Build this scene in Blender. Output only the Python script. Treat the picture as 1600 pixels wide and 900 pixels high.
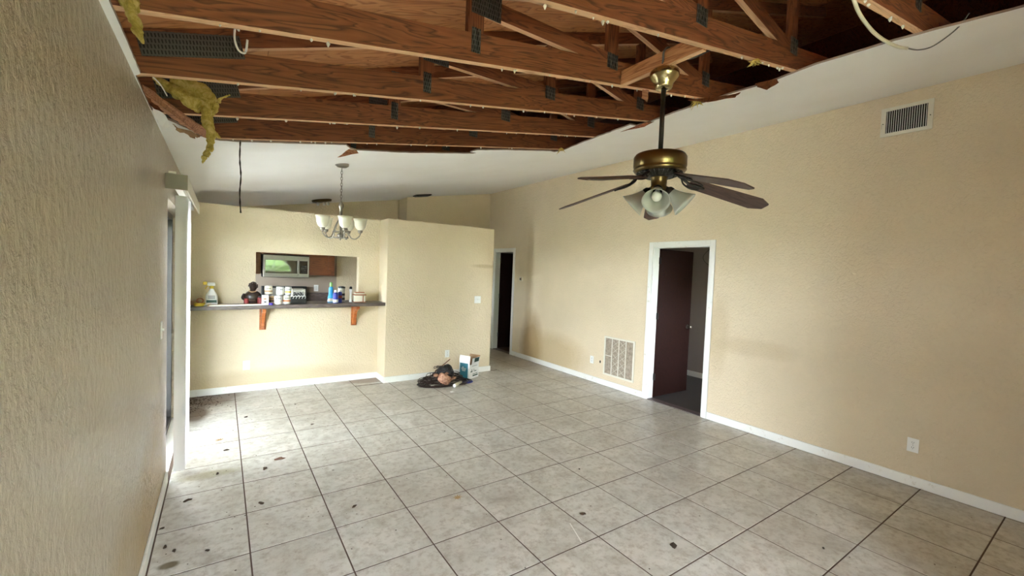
import bpy, bmesh, math, random
from mathutils import Vector, Matrix, noise as mnoise
for o in list(bpy.data.objects): bpy.data.objects.remove(o)
S = bpy.context.scene
COL = S.collection
R = random.Random(7)

# ------------------------------------------------------------------ camera
F_PX, YAW, PITCH, ROLL = 666.877, 0.598595, 0.0391205, 0.0388290
CAM_Z = 1.656
cam_data = bpy.data.cameras.new('camera'); cam = bpy.data.objects.new('camera', cam_data); COL.objects.link(cam)
cam_data.sensor_fit = 'HORIZONTAL'; cam_data.sensor_width = 36.0; cam_data.lens = F_PX / 1600 * 36.0
cam_data.clip_start = 0.02; cam_data.clip_end = 200
cy, sy, cp, sp, cr, sr = math.cos(YAW), math.sin(YAW), math.cos(PITCH), math.sin(PITCH), math.cos(ROLL), math.sin(ROLL)
right = Vector((cy, -sy, 0)); fwd0 = Vector((sy, cy, 0)); up0 = Vector((0, 0, 1))
fwd = fwd0 * cp - up0 * sp; up = up0 * cp + fwd0 * sp
rr = right * cr + up * sr; uu = up * cr - right * sr
M = Matrix.Identity(4)
for k in range(3): M[k][0] = rr[k]; M[k][1] = uu[k]; M[k][2] = -fwd[k]
M[2][3] = CAM_Z
cam.matrix_world = M
S.camera = cam

# ------------------------------------------------------------------ sky, daylight, exposure
SKY = 9.0
world = bpy.data.worlds.new('sky'); S.world = world; world.use_nodes = True
wn = world.node_tree.nodes; wn.clear()
wo = wn.new('ShaderNodeOutputWorld'); wb = wn.new('ShaderNodeBackground')
wb.inputs[0].default_value = (0.85, 0.93, 1.06, 1); wb.inputs[1].default_value = SKY
world.node_tree.links.new(wb.outputs[0], wo.inputs[0])
def portal(name, loc, rot, sx, sz):
    l = bpy.data.lights.new(name, 'AREA'); l.shape = 'RECTANGLE'; l.size = sx; l.size_y = sz
    l.cycles.is_portal = True
    o = bpy.data.objects.new(name, l); COL.objects.link(o); o.location = loc; o.rotation_euler = rot
portal('slider_daylight', (-0.56, 4.77, 1.02), (0, -math.pi / 2, 0), 2.0, 1.5)
portal('added_rear_window_daylight', (0.28, -2.14, 1.08), (math.pi / 2, 0, 0), 0.98, 2.06)  # portal of the added tall window behind the camera
portal('arch_window_daylight', (1.5, -2.14, 1.6), (math.pi / 2, 0, 0), 1.4, 0.65)
portal('added_kitchen_window_daylight', (-0.56, 7.5, 1.32), (0, -math.pi / 2, 0), 0.5, 1.0)  # portal of the added kitchen window
portal('added_bedroom_window_daylight', (5.8, 1.18, 1.4), (math.pi / 2, 0, 0), 0.8, 1.0)  # portal of the added bedroom window
S.view_settings.view_transform = 'Standard'; S.view_settings.look = 'None'
S.view_settings.gamma = 1; S.view_settings.use_curve_mapping = False
S.view_settings.exposure = 3.72
S.cycles.max_bounces = 10; S.cycles.diffuse_bounces = 6; S.cycles.glossy_bounces = 4

# ------------------------------------------------------------------ materials
def mat(name, col, rough=0.6, metal=0.0, **kw):
    m = bpy.data.materials.new(name); m.use_nodes = True
    b = m.node_tree.nodes['Principled BSDF']
    b.inputs['Base Color'].default_value = (*col, 1); b.inputs['Roughness'].default_value = rough
    b.inputs['Metallic'].default_value = metal
    for k, v in kw.items(): b.inputs[k].default_value = v
    return m
def N(m, t, **kw):
    n = m.node_tree.nodes.new(t)
    for k, v in kw.items():
        if hasattr(n, k): setattr(n, k, v)
        else: n.inputs[k.replace('_', ' ')].default_value = v
    return n
def L(m, a, b): m.node_tree.links.new(a, b)
def BS(m): return m.node_tree.nodes['Principled BSDF']
def mixc(m, fac, a, b, mode='MIX'):
    n = m.node_tree.nodes.new('ShaderNodeMix'); n.data_type = 'RGBA'; n.blend_type = mode
    if isinstance(fac, float): n.inputs[0].default_value = fac
    else: L(m, fac, n.inputs[0])
    for k, v in ((6, a), (7, b)):
        if isinstance(v, tuple): n.inputs[k].default_value = (*v[:3], 1)
        else: L(m, v, n.inputs[k])
    return n.outputs[2]
def ramp(m, f, stops):
    n = m.node_tree.nodes.new('ShaderNodeValToRGB'); L(m, f, n.inputs[0])
    el = n.color_ramp.elements
    while len(el) < len(stops): el.new(0.5)
    for e, (p, c) in zip(el, stops): e.position = p; e.color = (*c, 1) if len(c) == 3 else c
    return n.outputs[0]
def math_(m, op, a, b=None):
    n = m.node_tree.nodes.new('ShaderNodeMath'); n.operation = op
    for k, v in ((0, a), (1, b)):
        if v is None: continue
        if isinstance(v, (int, float)): n.inputs[k].default_value = v
        else: L(m, v, n.inputs[k])
    return n.outputs[0]
def coords(m, kind='pos', scale=(1, 1, 1), loc=(0, 0, 0)):
    if kind == 'pos': src = N(m, 'ShaderNodeNewGeometry').outputs['Position']
    else: src = N(m, 'ShaderNodeTexCoord').outputs['Object']
    mp = N(m, 'ShaderNodeMapping'); L(m, src, mp.inputs[0])
    mp.inputs['Scale'].default_value = scale; mp.inputs['Location'].default_value = loc
    return mp.outputs[0]
def noise(m, vec, scale, detail=4, rough=0.55, dist=0.0):
    n = N(m, 'ShaderNodeTexNoise'); L(m, vec, n.inputs['Vector'])
    n.inputs['Scale'].default_value = scale; n.inputs['Detail'].default_value = detail
    n.inputs['Roughness'].default_value = rough; n.inputs['Distortion'].default_value = dist
    return n.outputs[0]
def bump(m, h, strength, dist, prev=None):
    n = N(m, 'ShaderNodeBump'); n.inputs['Strength'].default_value = strength; n.inputs['Distance'].default_value = dist
    L(m, h, n.inputs['Height'])
    if prev is not None: L(m, prev, n.inputs['Normal'])
    return n.outputs[0]
def blob(m, vec_pos, centre, radii, edge=0.35, nz=None):
    """0..1 mask of a stain centred in world space, ragged by noise"""
    mp = N(m, 'ShaderNodeMapping'); mp.vector_type = 'POINT'; L(m, vec_pos, mp.inputs[0])
    mp.inputs['Scale'].default_value = [1 / r for r in radii]
    mp.inputs['Location'].default_value = [-c / r for c, r in zip(centre, radii)]
    g = N(m, 'ShaderNodeTexGradient'); g.gradient_type = 'SPHERICAL'; L(m, mp.outputs[0], g.inputs[0])
    v = g.outputs['Fac']
    if nz is not None: v = math_(m, 'MULTIPLY', v, math_(m, 'ADD', nz, 0.45))
    r_ = ramp(m, v, [(0.05, (0, 0, 0)), (edge, (1, 1, 1))])
    return r_

def wall_paint(name, col, stains=(), heavy=False, rough=0.45):
    m = mat(name, col, rough)
    pos = N(m, 'ShaderNodeNewGeometry').outputs['Position']
    big = noise(m, pos, 1.3, 5, 0.6)
    fine = noise(m, pos, 9, 6, 0.65)
    c = mixc(m, ramp(m, big, [(0.3, (0, 0, 0)), (0.75, (1, 1, 1))]), tuple(x * 0.94 for x in col), tuple(min(1, x * 1.04) for x in col))
    c = mixc(m, math_(m, 'MULTIPLY', fine, 0.12), c, tuple(x * 0.72 for x in col))
    for centre, radii, scol, amt in stains:
        msk = blob(m, pos, centre, radii, 0.5, noise(m, pos, 4.5, 6, 0.7))
        c = mixc(m, math_(m, 'MULTIPLY', msk, amt), c, scol)
    # specks
    v = N(m, 'ShaderNodeTexVoronoi'); v.inputs['Scale'].default_value = 5.2; L(m, pos, v.inputs['Vector'])
    sp_ = ramp(m, v.outputs['Distance'], [(0.0, (1, 1, 1)), (0.02, (0, 0, 0))])
    c = mixc(m, math_(m, 'MULTIPLY', sp_, 0.0 if heavy else 0.6), c, (0.16, 0.11, 0.06))
    L(m, c, BS(m).inputs['Base Color'])
    if heavy:
        st = coords(m, 'pos', (1, 1, 0.8))
        k = noise(m, st, 30, 5, 0.64, 0.4)
        k2 = ramp(m, k, [(0.34, (0, 0, 0)), (0.72, (1, 1, 1))])
        nrm = bump(m, k2, 1.0, 0.012)
        nrm = bump(m, noise(m, pos, 15, 3, 0.6), 0.6, 0.01, nrm)
        msk = noise(m, pos, 3.0, 3, 0.5)
        BS(m).inputs['Roughness'].default_value = 0.27
    else:
        k = noise(m, pos, 42, 5, 0.62, 0.6)
        k2 = ramp(m, k, [(0.36, (0, 0, 0)), (0.66, (1, 1, 1))])
        nrm = bump(m, k2, 0.9, 0.0045)
        nrm = bump(m, noise(m, pos, 170, 2, 0.6), 0.25, 0.001, nrm)
    L(m, nrm, BS(m).inputs['Normal'])
    return m

def wood(name, dark, mid, light, rough=0.65, ring=1.0, along=0.5):
    m = mat(name, mid, rough)
    oi = N(m, 'ShaderNodeObjectInfo')
    tc = N(m, 'ShaderNodeTexCoord').outputs['Object']
    add = N(m, 'ShaderNodeVectorMath'); add.operation = 'ADD'; L(m, tc, add.inputs[0])
    sc = N(m, 'ShaderNodeVectorMath'); sc.operation = 'SCALE'; sc.inputs['Scale'].default_value = 13.0
    cx = N(m, 'ShaderNodeCombineXYZ'); L(m, oi.outputs['Random'], cx.inputs[0]); L(m, oi.outputs['Random'], cx.inputs[2])
    L(m, cx.outputs[0], sc.inputs[0]); L(m, sc.outputs[0], add.inputs[1])
    mp = N(m, 'ShaderNodeMapping'); L(m, add.outputs[0], mp.inputs[0]); mp.inputs['Scale'].default_value = (along, 5, 5)
    w1 = noise(m, mp.outputs[0], 2.6 * ring, 3, 0.5, 0.9)
    rings = math_(m, 'FRACT', math_(m, 'MULTIPLY', w1, 9.0))
    grain = ramp(m, rings, [(0.0, dark), (0.22, mid), (0.8, light), (1.0, dark)])
    mp2 = N(m, 'ShaderNodeMapping'); L(m, add.outputs[0], mp2.inputs[0]); mp2.inputs['Scale'].default_value = (along * 3, 40, 40)
    fib = noise(m, mp2.outputs[0], 3, 4, 0.6)
    c = mixc(m, math_(m, 'MULTIPLY', fib, 0.55), grain, dark)
    v = N(m, 'ShaderNodeTexVoronoi'); v.inputs['Scale'].default_value = 2.2
    mp3 = N(m, 'ShaderNodeMapping'); L(m, add.outputs[0], mp3.inputs[0]); mp3.inputs['Scale'].default_value = (1, 3, 3)
    L(m, mp3.outputs[0], v.inputs['Vector'])
    kn = ramp(m, v.outputs['Distance'], [(0.04, (1, 1, 1)), (0.10, (0, 0, 0))])
    c = mixc(m, math_(m, 'MULTIPLY', kn, 0.75), c, tuple(x * 0.35 for x in dark))
    tint = mixc(m, oi.outputs['Random'], (0.82, 0.80, 0.78), (1.0, 1.0, 1.0))
    c = mixc(m, 1.0, c, tint, 'MULTIPLY')
    L(m, c, BS(m).inputs['Base Color'])
    L(m, bump(m, rings, 0.15, 0.0015), BS(m).inputs['Normal'])
    return m

WALLC = (0.76, 0.635, 0.44)
brown = (0.33, 0.20, 0.07)
m_wall = wall_paint('wall_paint', WALLC)
m_wall_r = wall_paint('wall_paint_right', WALLC, [
    ((4.775, 6.30, 0.25), (0.3, 0.42, 0.85), brown, 0.75),
    ((4.775, 6.42, 1.3), (0.3, 0.16, 1.9), (0.45, 0.34, 0.18), 0.30),
    ((4.775, 5.7, 0.28), (0.3, 1.1, 0.42), (0.46, 0.33, 0.15), 0.55),
    ((4.775, 2.3, 0.92), (0.3, 0.55, 0.13), (0.42, 0.30, 0.15), 0.28),
    ((4.775, 2.72, 1.0), (0.3, 0.16, 0.6), (0.46, 0.34, 0.17), 0.3),
    ((4.775, 1.0, 0.5), (0.3, 2.2, 1.0), (0.50, 0.40, 0.25), 0.3)])
m_wall_l_dim = wall_paint('wall_paint_left_dim', (0.555, 0.47, 0.35), [  # same wall paint; the left side's dimness is put into its colour
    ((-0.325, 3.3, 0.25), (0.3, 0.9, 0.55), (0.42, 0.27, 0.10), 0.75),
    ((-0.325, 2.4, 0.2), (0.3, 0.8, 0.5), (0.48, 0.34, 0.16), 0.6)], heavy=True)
m_wall_e = wall_paint('wall_paint_end', WALLC, [
    ((0.6, 6.31, 0.12), (1.6, 0.3, 0.2), (0.48, 0.36, 0.18), 0.45),
    ((3.55, 5.96, 1.72), (0.35, 0.3, 0.04), (0.50, 0.38, 0.2), 0.6)])
m_lilac = mat('lilac_grey_paint', (0.31, 0.26, 0.23), 0.7)
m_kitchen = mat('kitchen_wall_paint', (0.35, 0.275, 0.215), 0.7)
m_ceil = mat('ceiling_paint', (0.90, 0.89, 0.87), 0.85)
_p = N(m_ceil, 'ShaderNodeNewGeometry').outputs['Position']
_c = mixc(m_ceil, ramp(m_ceil, noise(m_ceil, _p, 1.5, 5), [(0.35, (0, 0, 0)), (0.8, (1, 1, 1))]), (0.92, 0.91, 0.885), (0.87, 0.85, 0.81))
L(m_ceil, _c, BS(m_ceil).inputs['Base Color'])
L(m_ceil, bump(m_ceil, noise(m_ceil, _p, 70, 4, 0.6), 0.5, 0.002), BS(m_ceil).inputs['Normal'])
m_gyp = mat('gypsum_edge', (0.33, 0.24, 0.19), 0.95)
m_paper = mat('brown_paper', (0.30, 0.17, 0.08), 0.9)
m_white = mat('white_trim', (0.80, 0.79, 0.74), 0.4)
_p = N(m_white, 'ShaderNodeNewGeometry').outputs['Position']
_c = mixc(m_white, ramp(m_white, noise(m_white, _p, 14, 6, 0.7), [(0.60, (0, 0, 0)), (0.78, (1, 1, 1))]), (0.80, 0.79, 0.74), (0.52, 0.45, 0.33))
L(m_white, _c, BS(m_white).inputs['Base Color'])
m_cream = mat('aged_cream_plastic', (0.74, 0.70, 0.58), 0.4)
m_plate = mat('white_plastic', (0.82, 0.81, 0.77), 0.35)
m_black = mat('black_plastic', (0.015, 0.014, 0.013), 0.45)
m_dark = mat('dark_void', (0.01, 0.009, 0.008), 0.9)

def tile_mat():
    m = mat('glazed_floor_tile', (0.5, 0.49, 0.45), 0.3)
    pos = N(m, 'ShaderNodeNewGeometry').outputs['Position']
    oi = N(m, 'ShaderNodeObjectInfo')
    off = N(m, 'ShaderNodeVectorMath'); off.operation = 'ADD'; L(m, pos, off.inputs[0])
    cx = N(m, 'ShaderNodeCombineXYZ'); L(m, math_(m, 'MULTIPLY', oi.outputs['Random'], 37.0), cx.inputs[2]); L(m, cx.outputs[0], off.inputs[1])
    a = noise(m, off.outputs[0], 5, 8, 0.68, 0.4)
    b_ = noise(m, off.outputs[0], 22, 6, 0.7)
    c = ramp(m, a, [(0.30, (0.42, 0.395, 0.35)), (0.47, (0.57, 0.555, 0.505)), (0.62, (0.66, 0.635, 0.585)), (0.8, (0.60, 0.53, 0.455))])
    c = mixc(m, ramp(m, b_, [(0.47, (0, 0, 0)), (0.68, (0.75, 0.75, 0.75))]), c, (0.34, 0.29, 0.235))
    grime = noise(m, pos, 1.1, 6, 0.65)
    c = mixc(m, ramp(m, grime, [(0.45, (0, 0, 0)), (0.8, (0.45, 0.45, 0.45))]), c, (0.33, 0.27, 0.20))
    v = N(m, 'ShaderNodeTexVoronoi'); v.inputs['Scale'].default_value = 9; L(m, pos, v.inputs['Vector'])
    c = mixc(m, math_(m, 'MULTIPLY', ramp(m, v.outputs['Distance'], [(0.0, (1, 1, 1)), (0.05, (0, 0, 0))]), 0.7), c, (0.12, 0.08, 0.05))
    nz = noise(m, pos, 7, 7, 0.75)
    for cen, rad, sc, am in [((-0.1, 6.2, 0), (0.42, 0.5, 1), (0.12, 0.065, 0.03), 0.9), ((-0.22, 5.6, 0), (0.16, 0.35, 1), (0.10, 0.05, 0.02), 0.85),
                             ((1.9, 6.2, 0), (0.6, 0.2, 1), (0.22, 0.13, 0.08), 0.8), ((-0.22, 2.86, 0), (0.06, 0.04, 1), (0.14, 0.11, 0.05), 0.9),
                             ((4.6, 6.6, 0), (0.7, 1.2, 1), (0.30, 0.22, 0.13), 0.45), ((-0.05, 3.95, 0), (0.25, 0.08, 1), (0.30, 0.27, 0.12), 0.5)]:
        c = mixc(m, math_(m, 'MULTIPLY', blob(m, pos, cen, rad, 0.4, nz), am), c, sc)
    L(m, c, BS(m).inputs['Base Color'])
    L(m, ramp(m, grime, [(0.3, (0.30,) * 3), (0.75, (0.46,) * 3)]), BS(m).inputs['Roughness'])
    nr = bump(m, b_, 0.12, 0.001); L(m, nr, BS(m).inputs['Normal'])
    return m
m_tile = tile_mat()
m_grout = mat('brown_grout', (0.10, 0.062, 0.045), 0.95)
m_beam = wood('truss_timber', (0.10, 0.026, 0.008), (0.25, 0.076, 0.024), (0.34, 0.115, 0.040))
m_beam_clean_lit = wood('clean_lit_timber_edge', (0.62, 0.34, 0.17), (0.86, 0.53, 0.29), (0.90, 0.60, 0.35))  # cleaner undersides, with light from below also put into the colour
m_ply = wood('roof_plywood', (0.42, 0.15, 0.05), (0.80, 0.36, 0.13), (0.86, 0.44, 0.18), ring=0.55, along=1.1)
m_blockwood = wood('orange_timber', (0.38, 0.14, 0.05), (0.70, 0.32, 0.13), (0.78, 0.40, 0.17))
m_bracket = wood('varnished_bracket_wood', (0.35, 0.09, 0.02), (0.58, 0.17, 0.04), (0.64, 0.22, 0.055), 0.35)
m_cab = wood('cabinet_wood', (0.17, 0.05, 0.02), (0.27, 0.085, 0.032), (0.31, 0.105, 0.04), 0.4)
m_door = wood('mahogany_door', (0.012, 0.0035, 0.002), (0.020, 0.005, 0.003), (0.026, 0.007, 0.004), 0.7)
BS(m_door).inputs['Specular IOR Level'].default_value = 0.12
m_door_edge = mat('door_edge_wood', (0.14, 0.035, 0.02), 0.5)
m_blade = wood('fan_blade_wood', (0.05, 0.022, 0.016), (0.10, 0.05, 0.036), (0.13, 0.068, 0.05), 0.5)
m_board = wood('torn_board', (0.24, 0.09, 0.045), (0.52, 0.24, 0.12), (0.60, 0.30, 0.16), 0.8)
m_steel = mat('galvanised_plate', (0.11, 0.105, 0.095), 0.5, 0.5)
_t = N(m_steel, 'ShaderNodeTexCoord').outputs['Object']; _m = N(m_steel, 'ShaderNodeMapping'); L(m_steel, _t, _m.inputs[0]); _m.inputs['Rotation'].default_value = (math.pi / 2, 0, 0)
_b = N(m_steel, 'ShaderNodeTexBrick'); L(m_steel, _m.outputs[0], _b.inputs['Vector']); _b.inputs['Scale'].default_value = 1.0
for _k, _v in (('Brick Width', 0.013), ('Row Height', 0.024), ('Mortar Size', 0.0042), ('Mortar Smooth', 0.2)): _b.inputs[_k].default_value = _v
_b.inputs['Color1'].default_value = (0.02, 0.02, 0.018, 1); _b.inputs['Color2'].default_value = (0.035, 0.033, 0.03, 1); _b.inputs['Mortar'].default_value = (0.11, 0.105, 0.095, 1)
L(m_steel, _b.outputs['Color'], BS(m_steel).inputs['Base Color'])
m_brass = mat('antique_brass', (0.20, 0.14, 0.06), 0.28, 1.0)
m_brass_b = mat('polished_brass', (0.50, 0.42, 0.22), 0.22, 1.0)
m_bronze = mat('dark_bronze', (0.022, 0.016, 0.012), 0.45, 0.5)
m_nickel = mat('brushed_nickel', (0.30, 0.27, 0.23), 0.3, 1.0)
m_glass_sh = mat('frosted_white_glass', (0.50, 0.50, 0.44), 0.35, 0.0)
BS(m_glass_sh).inputs['Transmission Weight'].default_value = 0.15
m_glass_ch = mat('cream_frosted_glass', (0.84, 0.80, 0.66), 0.35)
m_counter = mat('dark_laminate', (0.10, 0.075, 0.07), 0.35)
_p = coords(m_counter, 'pos', (3, 30, 30))
L(m_counter, ramp(m_counter, noise(m_counter, _p, 5, 5), [(0.3, (0.055, 0.04, 0.037)), (0.7, (0.20, 0.155, 0.14))]), BS(m_counter).inputs['Base Color'])
m_ss = mat('stainless_steel', (0.46, 0.44, 0.40), 0.48, 0.8)
m_mirror = mat('dark_oven_glass', (0.012, 0.012, 0.012), 0.04); BS(m_mirror).inputs['IOR'].default_value = 1.9
m_vane = mat('white_vinyl', (0.66, 0.63, 0.62), 0.4)
m_val = mat('taupe_valance', (0.34, 0.30, 0.235), 0.5)
m_alu = mat('bronze_aluminium', (0.10, 0.095, 0.09), 0.4, 0.6)
m_conc = mat('patio_concrete', (0.42, 0.41, 0.39), 0.9)
m_grass = mat('lawn_green', (0.30, 0.31, 0.22), 0.95)
m_hedge = mat('hedge_leaves', (0.11, 0.17, 0.05), 0.9)
def clear_glass(k=1.0):
    m = bpy.data.materials.new('window_glass'); m.use_nodes = True; n = m.node_tree.nodes; n.clear()
    o = n.new('ShaderNodeOutputMaterial'); mx = n.new('ShaderNodeMixShader'); t = n.new('ShaderNodeBsdfTransparent'); g = n.new('ShaderNodeBsdfGlossy')
    g.inputs['Roughness'].default_value = 0.02; mx.inputs[0].default_value = 0.07
    t.inputs[0].default_value = (0.95 * k, 0.97 * k, 0.97 * k, 1)
    l = m.node_tree.links; l.new(t.outputs[0], mx.inputs[1]); l.new(g.outputs[0], mx.inputs[2]); l.new(mx.outputs[0], o.inputs[0]); return m
m_glass = clear_glass(); m_glass_s = clear_glass(0.95); m_glass_dim = clear_glass(0.42)  # last glass is darkened so the far slider pane passes less light
def fibre():
    m = mat('yellow_fibreglass', (0.62, 0.50, 0.12), 1.0)
    tc = N(m, 'ShaderNodeTexCoord').outputs['Object']
    a = noise(m, tc, 22, 8, 0.75, 0.6)
    L(m, ramp(m, a, [(0.3, (0.26, 0.165, 0.02)), (0.48, (0.60, 0.44, 0.09)), (0.70, (0.88, 0.72, 0.30))]), BS(m).inputs['Base Color'])
    L(m, bump(m, noise(m, tc, 60, 8, 0.8), 1.0, 0.01), BS(m).inputs['Normal'])
    return m
m_fib = fibre()
m_grille_f = mat('dusty_filter', (0.30, 0.24, 0.17), 1.0)
_t = N(m_grille_f, 'ShaderNodeNewGeometry').outputs['Position']
L(m_grille_f, ramp(m_grille_f, noise(m_grille_f, _t, 26, 8, 0.8), [(0.3, (0.16, 0.12, 0.08)), (0.7, (0.52, 0.44, 0.34))]), BS(m_grille_f).inputs['Base Color'])
L(m_grille_f, bump(m_grille_f, noise(m_grille_f, _t, 90, 6, 0.8), 0.9, 0.004), BS(m_grille_f).inputs['Normal'])
m_debris = mat('dry_debris', (0.055, 0.035, 0.02), 0.95)
m_leaf = mat('tan_leaf', (0.40, 0.26, 0.12), 0.8)
m_chip = mat('drywall_chip', (0.72, 0.68, 0.60), 0.9)
m_cable_w = mat('cream_cable', (0.62, 0.56, 0.40), 0.5)
m_cable_g = mat('grey_cable', (0.10, 0.09, 0.08), 0.5)
m_red = mat('red_wax', (0.25, 0.03, 0.03), 0.5)
m_cream_c = mat('cream_label', (0.74, 0.69, 0.55), 0.6)
m_wlabel = mat('white_label', (0.80, 0.80, 0.78), 0.5)
m_green = mat('green_cap', (0.22, 0.42, 0.12), 0.4)
m_dgreen = mat('dark_green_print', (0.02, 0.07, 0.05), 0.5)
m_blue = mat('sky_blue_liquid', (0.03, 0.30, 0.62), 0.3)
m_navy = mat('navy_label', (0.02, 0.035, 0.30), 0.4)
m_yellow = mat('yellow_plastic', (0.75, 0.55, 0.04), 0.4)
m_teal = mat('teal_print', (0.02, 0.17, 0.23), 0.5)
m_tan = mat('cardboard', (0.42, 0.27, 0.15), 0.9)
m_purple = mat('purple_cap', (0.07, 0.04, 0.35), 0.4)
m_terra = mat('terracotta', (0.42, 0.15, 0.07), 0.7)
m_orange = mat('orange_print', (0.60, 0.20, 0.06), 0.6)
m_brownz = mat('brown_casting', (0.035, 0.018, 0.012), 0.35)
m_skin = mat('tan_pottery', (0.42, 0.21, 0.12), 0.7)
_t = N(m_skin, 'ShaderNodeNewGeometry').outputs['Position']
L(m_skin, ramp(m_skin, noise(m_skin, _t, 40, 5, 0.7), [(0.35, (0.13, 0.05, 0.03)), (0.5, (0.40, 0.20, 0.12)), (0.75, (0.58, 0.36, 0.24))]), BS(m_skin).inputs['Base Color'])
m_plaid = mat('bar_board_tan', (0.52, 0.36, 0.20), 0.7)

# ------------------------------------------------------------------ mesh helpers
def newbm(): return bmesh.new()
def obj(name, bm, m, parent=None, loc=None, smooth=False, kind=None, rot=None, bevel=0):
    me = bpy.data.meshes.new(name)
    bmesh.ops.recalc_face_normals(bm, faces=bm.faces[:])
    bm.to_mesh(me); bm.free()
    ms = m if isinstance(m, (list, tuple)) else [m]
    for x in ms: me.materials.append(x)
    if smooth:
        for p in me.polygons: p.use_smooth = True
    o = bpy.data.objects.new(name, me); COL.objects.link(o)
    if loc is not None: o.location = loc
    if rot is not None: o.rotation_euler = rot
    if parent is not None: o.parent = parent
    if kind: o['kind'] = kind
    if bevel:
        b = o.modifiers.new('bevel', 'BEVEL'); b.width = bevel; b.segments = 2; b.limit_method = 'ANGLE'
    return o
def empty(name, loc=(0, 0, 0), rotz=0):
    o = bpy.data.objects.new(name, None); COL.objects.link(o); o.location = loc; o.rotation_euler = (0, 0, rotz); o.empty_display_size = 0.1
    return o
def tag(o, label, cat, group=None):
    o['label'] = label; o['category'] = cat
    if group: o['group'] = group
    return o
def struct(o): o['kind'] = 'structure'; return o
def box(bm, lo, hi, mi=0):
    vs = [bm.verts.new((x, y, z)) for x in (lo[0], hi[0]) for y in (lo[1], hi[1]) for z in (lo[2], hi[2])]
    fs = []
    for f in ((0, 1, 3, 2), (4, 6, 7, 5), (0, 4, 5, 1), (2, 3, 7, 6), (0, 2, 6, 4), (1, 5, 7, 3)):
        q = bm.faces.new([vs[i] for i in f]); q.material_index = mi; fs.append(q)
    return vs, fs
def BX(name, lo, hi, m, parent=None, **kw):
    b = newbm(); box(b, lo, hi); return obj(name, b, m, parent, **kw)
def lathe(bm, prof, seg=24, origin=(0, 0, 0), mi=0, sx=1, sy=1, mat4=None, cap=True):
    rings = []
    for r, z in prof:
        rg = []
        for i in range(seg):
            a = 2 * math.pi * i / seg
            p = Vector((r * math.cos(a) * sx, r * math.sin(a) * sy, z))
            if mat4 is not None: p = mat4 @ p
            rg.append(bm.verts.new(p + Vector(origin)))
        rings.append(rg)
    for k in range(len(rings) - 1):
        for i in range(seg):
            f = bm.faces.new((rings[k][i], rings[k][(i + 1) % seg], rings[k + 1][(i + 1) % seg], rings[k + 1][i])); f.material_index = mi
    if cap:
        for rg in (rings[0], rings[-1]):
            f = bm.faces.new(rg); f.material_index = mi
def tube(bm, pts, rad, seg=8, mi=0, radii=None, flat=1.0):
    pts = [Vector(p) for p in pts]; rings = []
    for k, p in enumerate(pts):
        t = (pts[min(k + 1, len(pts) - 1)] - pts[max(k - 1, 0)]).normalized()
        ref = Vector((0, 0, 1)) if abs(t.z) < 0.9 else Vector((1, 0, 0))
        u = t.cross(ref).normalized(); v = t.cross(u).normalized()
        r = radii[k] if radii else rad
        rings.append([bm.verts.new(p + u * math.cos(2 * math.pi * i / seg) * r + v * math.sin(2 * math.pi * i / seg) * r * flat) for i in range(seg)])
    for k in range(len(rings) - 1):
        for i in range(seg):
            f = bm.faces.new((rings[k][i], rings[k][(i + 1) % seg], rings[k + 1][(i + 1) % seg], rings[k + 1][i])); f.material_index = mi
    for rg in (rings[0], rings[-1]):
        f = bm.faces.new(rg); f.material_index = mi
def spline(pts, n=8):
    pts = [Vector(p) for p in pts]; out = []
    P = [pts[0]] + pts + [pts[-1]]
    for i in range(1, len(P) - 2):
        for k in range(n):
            t = k / n; a, b_, c, d = P[i - 1], P[i], P[i + 1], P[i + 2]
            out.append(0.5 * ((2 * b_) + (c - a) * t + (2 * a - 5 * b_ + 4 * c - d) * t * t + (3 * b_ - a - 3 * c + d) * t ** 3))
    out.append(pts[-1]); return out
def plate_hole(name, outer, holes, thick, m, parent=None, edge_mi=None):
    """flat plate: outer and hole loops are lists of 3D points; thick = offset vector"""
    b = newbm()
    for loop in [outer] + holes:
        vs = [b.verts.new(p) for p in loop]
        for i in range(len(vs)): b.edges.new((vs[i], vs[(i + 1) % len(vs)]))
    bmesh.ops.triangle_fill(b, use_beauty=True, use_dissolve=False, edges=b.edges[:])
    base = b.faces[:]
    r = bmesh.ops.extrude_face_region(b, geom=base)
    mv = [g for g in r['geom'] if isinstance(g, bmesh.types.BMVert)]
    bmesh.ops.translate(b, verts=mv, vec=thick)
    tn = Vector(thick).normalized()
    if edge_mi is not None:
        b.normal_update()
        for f in b.faces:
            if abs(f.normal.dot(tn)) < 0.7: f.material_index = edge_mi
    return obj(name, b, m, parent)

# ------------------------------------------------------------------ room dimensions
XL, XR = -0.325, 4.775
YB = -2.0            # wall behind the camera
YE = 6.312           # wall with the pass-through
YK, YH = 8.38, 7.95  # kitchen and hall back walls
ZW = 2.33
def cz(x): return 2.45 + (x - XL) / 6.0

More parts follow.
